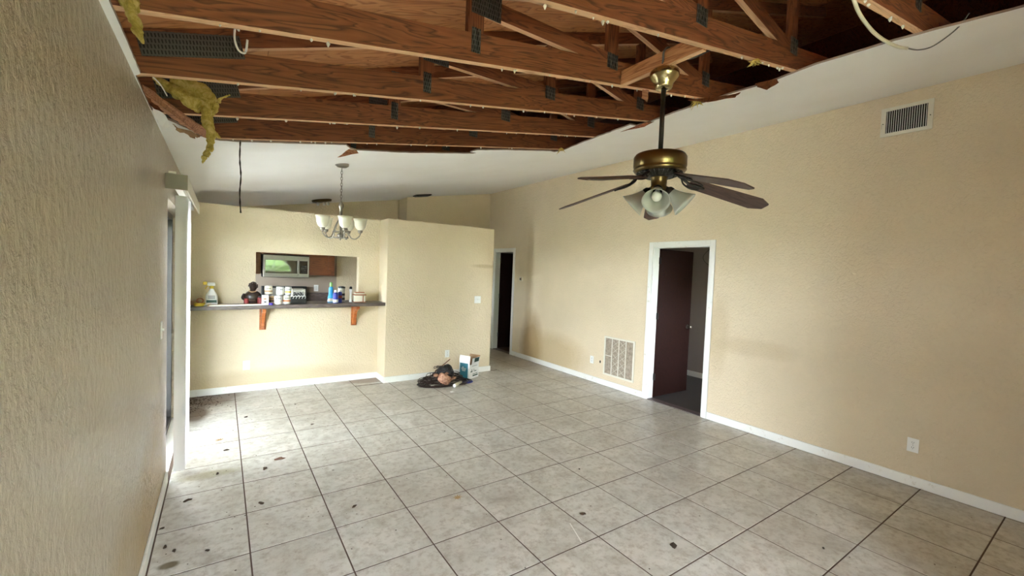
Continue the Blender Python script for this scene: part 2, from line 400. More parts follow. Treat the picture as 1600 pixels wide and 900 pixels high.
# floor ------------------------------------------------------------
floor = struct(BX('floor', (XL - 0.25, YB - 0.15, -0.12), (7.0, YK + 0.1, -0.0016), m_grout))
T, X0, Y0 = 0.45987, 0.1521, 3.6788
def clip_tile(x0, x1, y0, y1):
    x0 = max(x0, XL + 0.001); x1 = min(x1, XR - 0.001)
    if y0 < 5.96 < y1 and (x1 > 1.95 and x0 < 3.66): y1 = min(y1, 5.959)
    elif y0 >= 5.95:
        if x0 < 1.925 < x1: x1 = 1.923
        if x0 < 3.68 < x1: x0 = 3.682
        if x0 >= 1.923 and x1 <= 3.69: return None
        if x1 < 3.6: y1 = min(y1, YE - 0.001)
        else: y1 = min(y1, YH)
    if x1 - x0 < 0.02 or y1 - y0 < 0.02: return None
    return x0, x1, y0, y1
tile_meshes = {}
for j in range(-9, 10):
    for i in range(-2, 11):
        x0 = X0 + T * i; y0 = Y0 + T * j
        c = clip_tile(x0, x0 + T, y0, y0 + T)
        if c is None: continue
        g = 0.0042
        w, h = round(c[1] - c[0] - 2 * g, 4), round(c[3] - c[2] - 2 * g, 4)
        if (w, h) not in tile_meshes:
            b = newbm(); e = 0.0018
            lo = [b.verts.new((sx * w / 2, sy * h / 2, -0.0016)) for sx, sy in ((-1, -1), (1, -1), (1, 1), (-1, 1))]
            mid = [b.verts.new((sx * w / 2, sy * h / 2, -0.0007)) for sx, sy in ((-1, -1), (1, -1), (1, 1), (-1, 1))]
            tp = [b.verts.new((sx * (w / 2 - e), sy * (h / 2 - e), 0)) for sx, sy in ((-1, -1), (1, -1), (1, 1), (-1, 1))]
            for k in range(4):
                k2 = (k + 1) % 4
                b.faces.new((lo[k], lo[k2], mid[k2], mid[k])); b.faces.new((mid[k], mid[k2], tp[k2], tp[k]))
            b.faces.new(tp)
            me = bpy.data.meshes.new('tile'); b.to_mesh(me); b.free(); me.materials.append(m_tile); tile_meshes[(w, h)] = me
        o = bpy.data.objects.new('tile', tile_meshes[(w, h)]); COL.objects.link(o); o.parent = floor
        o.location = ((c[0] + c[1]) / 2, (c[2] + c[3]) / 2, R.uniform(-0.0002, 0.0002))
        o.rotation_euler = (R.uniform(-0.0005, 0.0005), R.uniform(-0.0005, 0.0005), 0)

# walls ------------------------------------------------------------
b = newbm()
box(b, (XL - 0.2, YB, -0.1), (XL, 3.97, 2.45)); box(b, (XL - 0.2, 5.56, -0.1), (XL, 7.0, 2.45)); box(b, (XL - 0.2, 8.0, -0.1), (XL, YK + 0.1, 2.45)); box(b, (XL - 0.2, 7.0, -0.1), (XL, 8.0, 1.1)); box(b, (XL - 0.2, 7.0, 1.55), (XL, 8.0, 2.45)); box(b, (XL - 0.2, 3.97, 2.09), (XL, 5.56, 2.45))
wall_left = struct(obj('wall_left', b, m_wall_l_dim))
D1, D2, DZ = (2.865, 3.675), (6.985, 7.655), 2.055
b = newbm()
for y0, y1, z0, z1 in ((YB, D1[0], -0.1, 3.3), (D1[1], D2[0], -0.1, 3.3), (D2[1], YK + 0.1, -0.1, 3.3), (D1[0], D1[1], DZ, 3.3), (D2[0], D2[1], DZ, 3.3)):
    box(b, (XR, y0, z0), (XR + 0.11, y1, z1))
wall_right = struct(obj('wall_right', b, m_wall_r))
# end wall with pass-through
PX0, PX1, PZ0, PZ1 = 0.36, 1.632, 1.05, 1.776
b = newbm()
for x0, x1, z0, z1 in ((XL, PX0, -0.05, ZW), (PX1, 1.93, -0.05, ZW), (PX0, PX1, PZ1, ZW), (PX0, PX1, -0.05, PZ0)):
    box(b, (x0, YE, z0), (x1, YE + 0.12, z1))
wall_end = struct(obj('wall_end', b, m_wall_e))
wall_block = struct(BX('wall_partition', (1.925, 5.962, -0.05), (3.675, YE + 0.12, ZW), m_wall_e, bevel=0.006))
wall_kb = struct(BX('wall_kitchen', (XL, YK, -0.05), (2.92, YK + 0.1, 3.1), m_wall))
struct(BX('wall_hall', (2.92, YH, -0.05), (XR, YK + 0.1, 3.4), m_wall))
struct(BX('trim_backsplash_paint', (XL, YK - 0.006, 0), (1.765, YK - 0.001, 2.2), m_kitchen))
# wall behind the camera, with an arched window
AX, AZ, AR = 1.50, 1.30, 0.68
WX0, WX1, WZ0, WZ1 = -0.20, 0.76, 0.06, 2.1
arc = [(AX + AR * math.cos(a), AZ + 0.82 * AR * math.sin(a)) for a in [math.pi * k / 24 for k in range(25)]]
loop = list(arc)
seen = []; [seen.append(p) for p in loop if p not in seen]
# (outer is a rectangle up to the roof line)
plate_hole('wall_rear', [(XL - 0.2, YB, -0.1), (XR + 0.1, YB, -0.1), (XR + 0.1, YB, 3.32), (XL - 0.2, YB, 2.44)],
           [[(x, YB, z) for x, z in seen], [(WX0, YB, WZ0), (WX1, YB, WZ0), (WX1, YB, WZ1), (WX0, YB, WZ1)]], (0, -0.12, 0), m_wall)['kind'] = 'structure'
b = newbm()
for k in range(24): tube(b, [(arc[k][0], YB - 0.06, arc[k][1]), (arc[k + 1][0], YB - 0.06, arc[k + 1][1])], 0.03, 4)
for z in (AZ,): box(b, (AX - AR, YB - 0.09, z - 0.03), (AX + AR, YB - 0.03, z + 0.03))
win = struct(obj('window_1', b, m_white))
for a in (36, 72, 108, 144):
    b = newbm(); tube(b, [(AX, YB - 0.06, AZ), (AX + AR * math.cos(math.radians(a)), YB - 0.06, AZ + 0.82 * AR * math.sin(math.radians(a)))], 0.014, 4)
    obj('muntin', b, m_white, win)
b = newbm(); b.faces.new([b.verts.new((x, YB - 0.06, z)) for x, z in seen]); obj('pane', b, m_glass, win)
def rect_window(name, axis, a0, a1, z0, z1, c):
    b_ = newbm(); f = 0.04
    def P(u0, u1, w0, w1, d0, d1):
        return ((u0, c + d0, w0), (u1, c + d1, w1)) if axis == 'x' else ((c + d0, u0, w0), (c + d1, u1, w1))
    for u0, u1, w0, w1 in ((a0, a1, z0, z0 + f), (a0, a1, z1 - f, z1), (a0, a0 + f, z0 + f, z1 - f), (a1 - f, a1, z0 + f, z1 - f), (a0 + f, a1 - f, (z0 + z1) / 2 - 0.02, (z0 + z1) / 2 + 0.02)):
        box(b_, *P(u0, u1, w0, w1, -0.03, 0.03))
    w_ = struct(obj(name, b_, m_white)); BX('pane', *P(a0 + f, a1 - f, z0 + f, z1 - f, -0.002, 0.002), m_glass, w_)
rect_window('window_added_rear', 'x', WX0, WX1, WZ0, WZ1, YB - 0.06)  # added, unseen window that lights the near room from behind
rect_window('window_added_kitchen', 'y', 7.0, 8.0, 1.1, 1.55, XL - 0.1)  # added, unseen window to brighten the kitchen
rect_window('window_added_bedroom', 'x', 5.4, 6.2, 0.9, 1.9, 1.24)  # added, unseen window to brighten the bedroom

# ceiling with the torn hole ----------------------------------------
def cp_(x, y, dz=0): return (x, y, cz(x) + dz)
raw = [(-0.302, -0.9), (-0.300, 1.2), (-0.300, 1.95), (-0.300, 2.50), (-0.322, 2.53), (-0.322, 3.05), (-0.30, 3.12), (-0.285, 3.22), (-0.262, 3.25), (-0.235, 3.30), (-0.20, 3.39),
       (-0.16, 3.46), (-0.13, 3.60), (-0.095, 3.66), (-0.02, 3.72), (0.12, 3.745), (0.45, 3.75), (0.84, 3.745), (0.90, 3.87), (0.97, 3.94),
       (1.48, 4.0), (1.86, 3.985), (2.15, 3.97), (2.17, 3.93), (2.08, 3.90), (2.11, 3.81), (2.4, 3.77), (3.0, 3.755), (3.10, 3.80), (3.15, 3.70), (3.12, 3.57),
       (3.09, 3.39), (3.05, 3.0), (3.01, 2.64), (3.12, 2.66), (3.13, 2.50), (3.08, 2.2), (3.07, 1.8), (3.10, 1.5), (3.04, 1.2), (3.08, 0.84), (3.16, 0.6), (3.23, 0.39), (3.2, -0.2), (3.15, -0.9)]
hole = []
rh = random.Random(3)
for k, p in enumerate(raw):
    q = raw[(k + 1) % len(raw)]
    d = math.hypot(q[0] - p[0], q[1] - p[1]); n = max(1, int(d / 0.045)) if d < 1.3 else 8
    for t in range(n):
        f = t / n
        j = 0.006 if t else 0.002
        if p[0] < -0.28 and q[0] < -0.28: j = 0.0015
        hole.append((p[0] + (q[0] - p[0]) * f + rh.uniform(-j, j), p[1] + (q[1] - p[1]) * f + rh.uniform(-j, j)))
ceiling = plate_hole('ceiling', [cp_(XL - 0.01, YB), cp_(XR + 0.01, YB), cp_(XR + 0.01, YK + 0.05), cp_(XL - 0.01, YK + 0.05)],
                     [[cp_(x, y) for x, y in hole]], (0, 0, 0.0127), [m_ceil, m_gyp], edge_mi=1)
struct(ceiling)
# roof deck: plywood sheets --------------------------------------------
def rz(x): return 2.765 + x / 3.0
roof = empty('roof_deck'); struct(roof)
sl = math.atan(1 / 3); dx = 1.2192 * math.cos(sl)
xs = [-0.95 + dx * k for k in range(7)]
for k, x in enumerate(xs):
    for q in range(6):
        y0 = -3.4 + 2.44 * q + (1.22 if k % 2 else 0) - 1.22
        bb = newbm(); box(bb, (0.0015, 0, 0), (1.2165, 2.436, 0.012))
        o = obj('plywood_sheet', bb, m_ply, roof, loc=(x, y0, rz(x) + 0.0), rot=(0, -sl, 0))
# outer closing walls of the attic
b = newbm()
box(b, (11.0, -3, 2.4), (11.1, 9, 4.9)); box(b, (4.80, -3, 3.31), (11.0, 9, 3.33))
struct(obj('wall_attic_right', b, m_beam))
b = newbm()
for x0_, x1_ in ((-1.0, 6.9), (6.9, 11.2)):
    z0_, z1_ = (rz(x0_) + 0.013, rz(x1_) + 0.013) if x0_ < 0 else (rz(6.9) + 0.013, rz(6.9) - 1.5)
    v_ = [b.verts.new(p) for p in ((x0_, -3.6, z0_), (x1_, -3.6, z1_), (x1_, 11, z1_), (x0_, 11, z0_))]
    f = b.faces.new(v_); r = bmesh.ops.extrude_face_region(b, geom=[f]); bmesh.ops.translate(b, verts=[g for g in r['geom'] if isinstance(g, bmesh.types.BMVert)], vec=(0, 0, 0.03))
struct(obj('roof_covering', b, m_beam))
struct(BX('wall_attic_left', (-0.62, -3, 2.45), (-0.55, 9, 2.6), m_beam))
b = newbm()
for y in (YB - 0.14, YK + 0.06):
    vs = [b.verts.new(p) for p in ((-0.6, y, 2.45), (5.05, y, 3.3), (11.0, y, 3.3), (11.0, y, 3.6), (6.9, y, 5.05), (-0.6, y, 2.57))]
    f = b.faces.new(vs)
    r = bmesh.ops.extrude_face_region(b, geom=[f]); bmesh.ops.translate(b, verts=[g for g in r['geom'] if isinstance(g, bmesh.types.BMVert)], vec=(0, 0.03, 0))
struct(obj('wall_gables', b, m_ply))

struct(BX('wall_added_blocker', (2.1, -0.57, -0.05), (XR, -0.45, 2.9), m_wall))  # added, unseen wall: keeps rear window light off the near right side
# side rooms ---------------------------------------------------------
b = newbm()
X1 = XR + 0.11
box(b, (6.62, 1.2, -0.05), (6.7, 6.0, 2.45)); box(b, (X1, 1.2, -0.05), (5.4, 1.28, 2.45)); box(b, (6.2, 1.2, -0.05), (6.7, 1.28, 2.45)); box(b, (5.4, 1.2, -0.05), (6.2, 1.28, 0.9)); box(b, (5.4, 1.2, 1.9), (6.2, 1.28, 2.45)); box(b, (X1, 5.2, -0.05), (6.7, 5.28, 2.45))
struct(obj('wall_bedroom', b, m_lilac))
struct(BX('ceiling_bedroom', (X1, 1.2, 2.45), (6.7, 5.3, 2.5), m_lilac))
m_darkfloor = mat('bedroom_dark_floor', (0.055, 0.05, 0.046), 0.5)
struct(BX('floor_bedroom', (X1 + 0.002, 1.28, -0.003), (6.62, 5.2, 0.0), m_darkfloor))
struct(BX('baseboard_bedroom', (6.60, 1.3, 0), (6.62, 5.2, 0.085), m_white))
b = newbm()
box(b, (6.3, 6.4, -0.05), (6.38, YK, 2.45)); box(b, (X1, 6.4, -0.05), (6.38, 6.48, 2.45)); box(b, (X1, 8.3, -0.05), (6.38, YK, 2.45)); box(b, (X1, 6.4, 2.45), (6.38, YK, 2.5))
struct(obj('wall_closet', b, m_lilac))

# baseboards ----------------------------------------------------------
def baseb(name, lo, hi):
    struct(BX(name, lo, hi, m_white, bevel=0.004))
BH, BT = 0.085, 0.014
baseb('baseboard_left', (XL, YB, 0), (XL + BT, 3.96, BH)); baseb('baseboard_left_far', (XL, 5.565, 0), (XL + BT, YE, BH))
baseb('baseboard_right', (XR - BT, -0.45, 0), (XR, D1[0] - 0.066, BH)); baseb('baseboard_right_middle', (XR - BT, D1[1] + 0.066, 0), (XR, D2[0] - 0.066, BH))
baseb('baseboard_right_far', (XR - BT, D2[1] + 0.066, 0), (XR, YH, BH))
baseb('baseboard_end', (XL + BT, YE - BT, 0), (1.925 - BT, YE, BH)); baseb('baseboard_step', (1.925 - BT, 5.962 - BT, 0), (1.925, YE, BH))
baseb('baseboard_partition', (1.925, 5.962 - BT, 0), (3.675 + BT, 5.962, BH)); baseb('baseboard_partition_end', (3.675, 5.962, 0), (3.675 + BT, YE + 0.12, BH))

# doors --------------------------------------------------------------
def make_door(idx, D, hinge_y, ang, knob):
    d = struct(empty('door_%d' % idx, (XR, D[0], 0)))
    def W(lo, hi): return tuple(a - b_ for a, b_ in zip(lo, (XR, D[0], 0))), tuple(a - b_ for a, b_ in zip(hi, (XR, D[0], 0)))
    cw = 0.062
    for nm, lo, hi in (('casing', (XR - 0.016, D[0] - cw, 0), (XR, D[0], DZ + cw)), ('casing', (XR - 0.016, D[1], 0), (XR, D[1] + cw, DZ + cw)),
                       ('casing', (XR - 0.016, D[0], DZ), (XR, D[1], DZ + cw)),
                       ('jamb', (XR - 0.005, D[0], 0), (X1 + 0.005, D[0] + 0.015, DZ)), ('jamb', (XR - 0.005, D[1] - 0.015, 0), (X1 + 0.005, D[1], DZ)),
                       ('jamb', (XR - 0.005, D[0], DZ - 0.015), (X1 + 0.005, D[1], DZ)),
                       ('threshold', (XR, D[0] + 0.015, -0.002), (X1, D[1] - 0.015, 0.008))):
        lo, hi = W(lo, hi); BX(nm, lo, hi, m_white if nm != 'threshold' else m_counter, d, bevel=0.003)
    wd = D[1] - D[0] - 0.036
    b_ = newbm(); box(b_, (0, -wd, 0.012), (0.035, 0, DZ - 0.02)); 
    for f in b_.faces:
        f.normal_update()
        if abs(f.normal.y) > 0.9: f.material_index = 1
    leaf = obj('door_leaf', b_, [m_door, m_door_edge], d, loc=(X1 - XR, D[1] - D[0] - 0.018, 0), rot=(0, 0, ang), bevel=0.002)
    for z in (0.25, 1.08, 1.83):
        hb = newbm(); lathe(hb, [(0.008, z), (0.008, z + 0.09)], 10); box(hb, (-0.004, -0.03, z), (0.0, 0.0, z + 0.09))
        obj('hinge', hb, m_bronze, d, loc=(X1 - XR + 0.002, D[1] - D[0] - 0.017, 0))
    if knob:
        for s in (-1, 1):
            kb = newbm(); mt = Matrix.Rotation(math.pi / 2, 4, 'Y') if s > 0 else Matrix.Rotation(-math.pi / 2, 4, 'Y')
            lathe(kb, [(0.03, 0), (0.03, 0.006), (0.012, 0.012), (0.012, 0.035), (0.026, 0.045), (0.028, 0.06), (0.015, 0.07)], 16, mat4=mt)
            obj('knob', kb, m_nickel, leaf, loc=(0.035 if s > 0 else 0, -wd + 0.065, 0.95), smooth=True)
    return d
make_door(1, D1, 0, math.radians(90), True)
make_door(2, D2, 0, math.radians(86), False)
# slider (door_3) ------------------------------------------------------
d3 = struct(empty('door_3', (XL - 0.14, 3.97, 0)))
def fr(nm, y0, y1, z0, z1, x0, x1, m=m_alu, p=d3): return BX(nm, (x0, y0 - 3.97, z0), (x1, y1 - 3.97, z1), m, p)
fr('frame', 3.97, 4.02, 0, 2.09, -0.05, 0.05); fr('frame', 5.51, 5.56, 0, 2.09, -0.05, 0.05); fr('frame', 4.02, 5.51, 2.04, 2.09, -0.05, 0.05); fr('track', 4.02, 5.51, 0, 0.03, -0.05, 0.05)
for k, (y0, y1, x) in enumerate(((4.02, 4.80, 0.018), (4.74, 5.51, -0.022))):
    b = newbm()
    for a0, a1, z0, z1 in ((y0, y0 + 0.055, 0.03, 2.04), (y1 - 0.055, y1, 0.03, 2.04), (y0 + 0.055, y1 - 0.055, 0.03, 0.12), (y0 + 0.055, y1 - 0.055, 1.97, 2.04)):
        box(b, (x - 0.014, a0 - 3.97, z0), (x + 0.014, a1 - 3.97, z1))
    pn = obj('sliding_panel', b, m_alu, d3)
    BX('pane', (x - 0.002, y0 + 0.055 - 3.97, 0.12), (x + 0.002, y1 - 0.055 - 3.97, 1.97), m_glass_s if k == 0 else m_glass_dim, pn)
struct(BX('trim_sill', (XL - 0.085, 3.97, -0.02), (XL, 5.56, 0.004), m_white))
# outside
struct(BX('ground_patio', (-9, -1, -0.3), (XL - 0.2, 11, -0.05), m_conc))
struct(BX('ceiling_added_porch', (-6.0, 1.5, 2.32), (XL - 0.2, 9.5, 2.42), m_white))  # added, unseen roof that cuts steep skylight through the slider
struct(BX('ground_lawn', (-60, -60, -0.5), (60, 60, -0.32), m_grass))
b = newbm(); bmesh.ops.create_cube(b, size=1)
bmesh.ops.scale(b, vec=(12, 1.2, 3.0), verts=b.verts); bmesh.ops.subdivide_edges(b, edges=b.edges[:], cuts=14, use_grid_fill=True)
for v in b.verts: v.co += Vector((R.uniform(-1, 1), R.uniform(-1, 1), R.uniform(-1, 1))) * 0.12
tag(obj('hedge', b, m_hedge, loc=(3, -8.5, 1.2)), 'green hedge outside behind the arched window, seen only as a reflection', 'hedge')

# ------------------------------------------------------------------ trusses
def board(name, p0, p1, w, th, m, parent, y, low=None, ends=(0, 0), clean_lit=True):
    """timber in the XZ plane, p0->p1 along its centre, near face at y"""
    a = Vector((p0[0], 0, p0[1])); c = Vector((p1[0], 0, p1[1])); Ln = (c - a).length
    ang = math.atan2(c.z - a.z, c.x - a.x)
    b_ = newbm(); box(b_, (0, 0, -w / 2), (Ln, th, w / 2))
    b_.normal_update()
    if clean_lit:
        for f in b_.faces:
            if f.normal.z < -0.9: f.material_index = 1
    return obj(name, b_, [m, m_beam_clean_lit], parent, loc=(a.x, y, a.z), rot=(0, -ang, 0), bevel=0.002)
def nail_plate(parent, x, z, w, h, y, ang=0):
    b_ = newbm(); n = max(2, int(w / 0.027)); e = 0.0015
    for k in range(n):
        u0 = -w / 2 + w * k / n; u1 = u0 + w / n
        box(b_, (u0, -0.0015, -h / 2), (u0 + (u1 - u0) * 0.45, 0, h / 2)); box(b_, (u0 + (u1 - u0) * 0.45, -0.0045, -h / 2), (u1, 0, h / 2))
    return obj('nail_plate', b_, m_steel, parent, loc=(x, y, z), rot=(0, -ang, 0))
A6 = math.atan(1 / 6)
trs = [(0.73, 'short visible stub of brown roof truss at the top right beside the cream cable'),
       (1.32, 'brown timber roof truss at the top, its underside in front of the fan wire'),
       (1.92, 'brown timber roof truss whose chord meets the orange block carrying the fan'),
       (2.53, 'brown timber roof truss with the big ridged steel plate at its left heel'),
       (3.13, 'brown timber roof truss passing just behind the hanging yellow insulation'),
       (3.70, 'furthest visible roof truss, lying along the far torn edge of the ceiling'),
       (4.31, 'roof truss just beyond the far torn edge, mostly hidden in the dark attic')]
for ti, (ty, lab) in enumerate(trs):
    t = empty('roof_truss', (0, ty, 0)); tag(t, lab, 'roof truss', 'roof trusses over the torn ceiling')
    z0 = 0.0127 + 0.001; w6 = 0.14
    def bc(x): return cz(x) + z0 + (w6 / 2) / math.cos(A6)          # bottom chord centre
    board('bottom_chord', (-0.5, bc(-0.5)), (4.78, bc(4.78)), w6, 0.038, m_beam, t, 0)
    def tcz(x): return rz(x) - 0.047 - 0.002
    board('top_chord', (-0.56, tcz(-0.56)), (5.0, tcz(5.0)), 0.089, 0.036, m_beam, t, 0.001)
    def btop(x): return cz(x) + z0 + w6
    for px_, wd in ((1.035, 0.089), (2.005, 0.089), (3.0, 0.089)):
        board('post', (px_, btop(px_) - 0.06), (px_, tcz(px_)), wd, 0.034, m_beam, t, 0.002, clean_lit=False)
    board('web', (1.06, 2.985), (1.98, 2.99), 0.085, 0.034, m_beam, t, 0.002)
    board('web', (2.03, 3.32), (2.97, 3.135), 0.085, 0.034, m_beam, t, 0.002)
    nail_plate(t, 1.035, btop(1.035) - 0.035, 0.05, 0.12, 0)
    nail_plate(t, 1.09, 3.0, 0.17, 0.15, 0)
    nail_plate(t, 2.0, btop(2.0) - 0.005, 0.09, 0.09, 0)
    nail_plate(t, 3.0, btop(3.0), 0.09, 0.10, 0)
    nail_plate(t, -0.12, 2.645, 0.40, 0.105, 0, 0.26)
    # bits of drywall left on the screws
    b = newbm(); rs = random.Random(50 + ti)
    for k in range(16):
        x = rs.uniform(-0.1, 2.95); r_ = rs.uniform(0.004, 0.009); z = cz(x) + 0.0137
        lathe(b, [(r_ * 0.3, z - r_ * rs.uniform(1.4, 2.6)), (r_, z - r_ * 0.8), (r_ * 0.5, z)], 5, (x, rs.uniform(0.008, 0.03), 0))
    obj('drywall_scrap', b, m_chip, t, kind='stuff')
# ragged fibre caught on truss near the fan
def tuft(name, lab, x, y, z, n=14, ln=0.06, m=m_fib, parent=None):
    b_ = newbm(); rs = random.Random(int(x * 1000 + y * 77))
    for k in range(n):
        a = rs.uniform(0, 6.28); l = ln * rs.uniform(0.4, 1)
        e = Vector((math.cos(a) * l * 0.7, math.sin(a) * l * 0.7, -l * rs.uniform(0.2, 1)))
        tube(b_, [Vector((0, 0, 0.0)), e * 0.5 + Vector((0, 0, rs.uniform(-0.01, 0.01))), e], 0.004, 4, radii=[0.007, 0.004, 0.0012])
    o = obj(name, b_, m, parent, loc=(x, y, z)); tag(o, lab, 'insulation scrap'); return o
tuft('insulation_tuft', 'pale yellow tuft hanging under the top right truss chord', 2.56, 1.335, cz(2.56) + 0.012, 16, 0.07)
tuft('insulation_tuft', 'straw coloured tuft on the torn edge right of the fan rod', 2.96, 1.95, cz(3.0) + 0.004, 20, 0.085)
tuft('insulation_tuft', 'pale tuft at the far right corner of the torn hole', 3.03, 3.60, cz(3.03), 14, 0.07)
# blocking that carries the fan
fb = empty('fan_block', (2.08, 1.36, 0)); tag(fb, 'orange timber block between two trusses above the fan canopy', 'timber block')
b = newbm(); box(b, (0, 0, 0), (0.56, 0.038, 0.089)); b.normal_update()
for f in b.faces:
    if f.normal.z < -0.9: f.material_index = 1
obj('timber', b, [m_blockwood, m_beam_clean_lit], fb, loc=(0.038, 0.0, 2.862), rot=(0, 0, math.pi / 2), bevel=0.002)

# ------------------------------------------------------------------ torn edge pieces
def ragged_sheet(name, pts, thick, m, parent=None, n=8, amp=0.012, seed=1):
    """pts: 3D outline; densified and roughened, given thickness"""
    rs = random.Random(seed); pts = [Vector(p) for p in pts]; out = []
    nrm = (pts[1] - pts[0]).cross(pts[2] - pts[0]).normalized()
    for k, p in enumerate(pts):
        q = pts[(k + 1) % len(pts)]
        for t in range(n):
            f = t / n; s = p.lerp(q, f)
            if t: s = s + Vector((rs.uniform(-amp, amp), rs.uniform(-amp, amp), rs.uniform(-amp, amp)))
            out.append(s)
    b_ = newbm(); vs = [b_.verts.new(p) for p in out]
    for i in range(len(vs)): b_.edges.new((vs[i], vs[(i + 1) % len(vs)]))
    bmesh.ops.triangle_fill(b_, use_beauty=True, edges=b_.edges[:])
    r = bmesh.ops.extrude_face_region(b_, geom=b_.faces[:])
    bmesh.ops.translate(b_, verts=[g for g in r['geom'] if isinstance(g, bmesh.types.BMVert)], vec=nrm * thick)
    return obj(name, b_, m, parent)
o = ragged_sheet('torn_board', [(-0.312, 2.651, 2.446), (-0.24, 2.898, 2.458), (-0.153, 3.206, 2.473), (-0.060, 3.52, 2.486), (-0.080, 3.515, 2.452), (-0.157, 3.305, 2.438), (-0.232, 3.066, 2.426), (-0.286, 2.789, 2.417), (-0.302, 2.66, 2.417)], 0.010, m_board, n=5, amp=0.004, seed=5)
tag(o, 'torn brown board lying along the left edge of the ceiling hole', 'board')
o = ragged_sheet('ceiling_paper_flap', [(-0.245, 3.22, 2.436), (-0.12, 3.54, 2.470), (-0.15, 3.52, 2.440), (-0.235, 3.30, 2.425)], 0.002, m_paper, n=5, amp=0.008, seed=8)
tag(o, 'ragged brown paper flap peeling below the torn brown board', 'paper flap')
o = ragged_sheet('drywall_flap', [(-0.318, 3.02, 2.462), (-0.27, 3.16, 2.462), (-0.255, 3.28, 2.43), (-0.285, 3.24, 2.41), (-0.315, 3.12, 2.43)], 0.003, m_ceil, n=4, amp=0.006, seed=9)
tag(o, 'curled white drywall flap at the left wall under the brown board', 'drywall flap')
b = newbm(); tube(b, spline([(0.105, 3.755, 2.535), (0.103, 3.765, 2.40), (0.112, 3.77, 2.28), (0.106, 3.77, 2.15), (0.114, 3.77, 2.01)], 5), 0.012, 6, radii=[0.015 + 0.0045 * math.sin(k * 2.3) for k in range(21)], flat=0.35)
tag(obj('hanging_strip', b, m_debris), 'thin dark brown strip hanging straight down from the hole\'s far left corner', 'wood strip')
def splinter(lab, pts, m=m_board, seed=1):
    o = ragged_sheet('splinter', pts, 0.004, m, n=3, amp=0.004, seed=seed); tag(o, lab, 'splinter')
splinter('pointed brown paper splinter sticking out above the chandelier', [(0.91, 3.90, 2.665), (0.97, 3.94, 2.668), (0.99, 3.93, 2.645), (0.80, 3.86, 2.56)], m_board, 2)
splinter('dark pointed splinter on the ceiling edge just left of the fan rod', [(3.10, 2.52, 3.02), (3.14, 2.48, 3.022), (3.11, 2.56, 2.99), (2.98, 2.72, 2.955)], m_beam, 3)
splinter('dark torn scrap hanging from the hole edge right of the fan rod', [(3.02, 1.56, 3.01), (3.06, 1.44, 3.012), (3.05, 1.42, 2.98), (3.00, 1.47, 2.935), (2.99, 1.53, 2.97)], m_beam, 4)
splinter('pale brown scrap of paper hanging from the truss left of the canopy', [(2.31, 1.93, 2.90), (2.37, 1.93, 2.91), (2.36, 1.93, 2.83), (2.31, 1.935, 2.845)], m_board, 6)
splinter('dark torn scrap lying along the edge behind the fan rod', [(2.88, 1.98, 2.99), (3.05, 1.80, 3.01), (3.06, 1.68, 3.00), (3.03, 1.70, 2.965), (2.95, 1.86, 2.96)], m_beam, 7)

# insulation -------------------------------------------------------------
def lumpy(bm, pts, radii, seed, seg=14, flat=0.6, amp=0.35):
    pts = spline(pts, 7); n = len(pts)
    rr_ = []
    for k in range(n):
        t = k / (n - 1) * (len(radii) - 1); i = min(int(t), len(radii) - 2); rr_.append(radii[i] + (radii[i + 1] - radii[i]) * (t - i))
    v0 = len(bm.verts)
    tube(bm, pts, 0, seg, radii=rr_, flat=flat)
    bm.verts.ensure_lookup_table()
    for k in range(v0, len(bm.verts)):
        v = bm.verts[k]; c = pts[min((k - v0) // seg, n - 1)]; d = v.co - c
        nn = mnoise.noise(v.co * 22 + Vector((seed, 0, 0))) + 0.6 * mnoise.noise(v.co * 55 + Vector((0, seed, 0)))
        v.co = c + d * (1 + nn * amp * 1.6)
def finish_fib(bm, label):
    o = obj('insulation_batt', bm, m_fib, smooth=True)
    sb = o.modifiers.new('sub', 'SUBSURF'); sb.levels = 2; sb.render_levels = 2
    tx = bpy.data.textures.new('fluff', 'CLOUDS'); tx.noise_scale = 0.018; tx.noise_depth = 4
    dm = o.modifiers.new('fluff', 'DISPLACE'); dm.texture = tx; dm.strength = 0.016; dm.texture_coords = 'LOCAL'
    return tag(o, label, 'insulation')
b = newbm()
lumpy(b, [(-0.310, 2.98, 2.605), (-0.235, 3.0, 2.575), (-0.165, 3.0, 2.535), (-0.10, 3.0, 2.50)], [0.014, 0.036, 0.045, 0.048], 1.0, flat=0.8)
lumpy(b, [(-0.24, 3.03, 2.63), (-0.15, 3.03, 2.615), (-0.08, 3.03, 2.575), (-0.065, 3.01, 2.49)], [0.035, 0.062, 0.062, 0.048], 2.0, flat=0.8)
lumpy(b, [(-0.085, 3.0, 2.51), (-0.075, 3.0, 2.44), (-0.058, 3.0, 2.38), (-0.058, 3.0, 2.31), (-0.064, 3.0, 2.27), (-0.085, 3.0, 2.235), (-0.094, 3.0, 2.195)], [0.055, 0.062, 0.044, 0.032, 0.034, 0.030, 0.004], 3.0, flat=0.5)
lumpy(b, [(-0.07, 3.0, 2.46), (-0.035, 3.0, 2.53), (-0.01, 3.0, 2.575), (0.03, 3.0, 2.605)], [0.035, 0.03, 0.014, 0.003], 4.0, flat=0.5)
lumpy(b, [(-0.06, 3.0, 2.39), (-0.035, 3.0, 2.37), (-0.012, 3.0, 2.35)], [0.028, 0.02, 0.007], 5.0, flat=0.5)
finish_fib(b, 'large torn yellow fibreglass batt drooping from the hole beside the left wall')
b = newbm()
lumpy(b, [(-0.262, 1.85, 2.56), (-0.256, 1.85, 2.49), (-0.246, 1.85, 2.435), (-0.232, 1.85, 2.385), (-0.218, 1.85, 2.345)], [0.034, 0.036, 0.030, 0.024, 0.004], 7.0, flat=0.7)
finish_fib(b, 'narrow yellow fibreglass strip hanging at the top left corner of the hole')

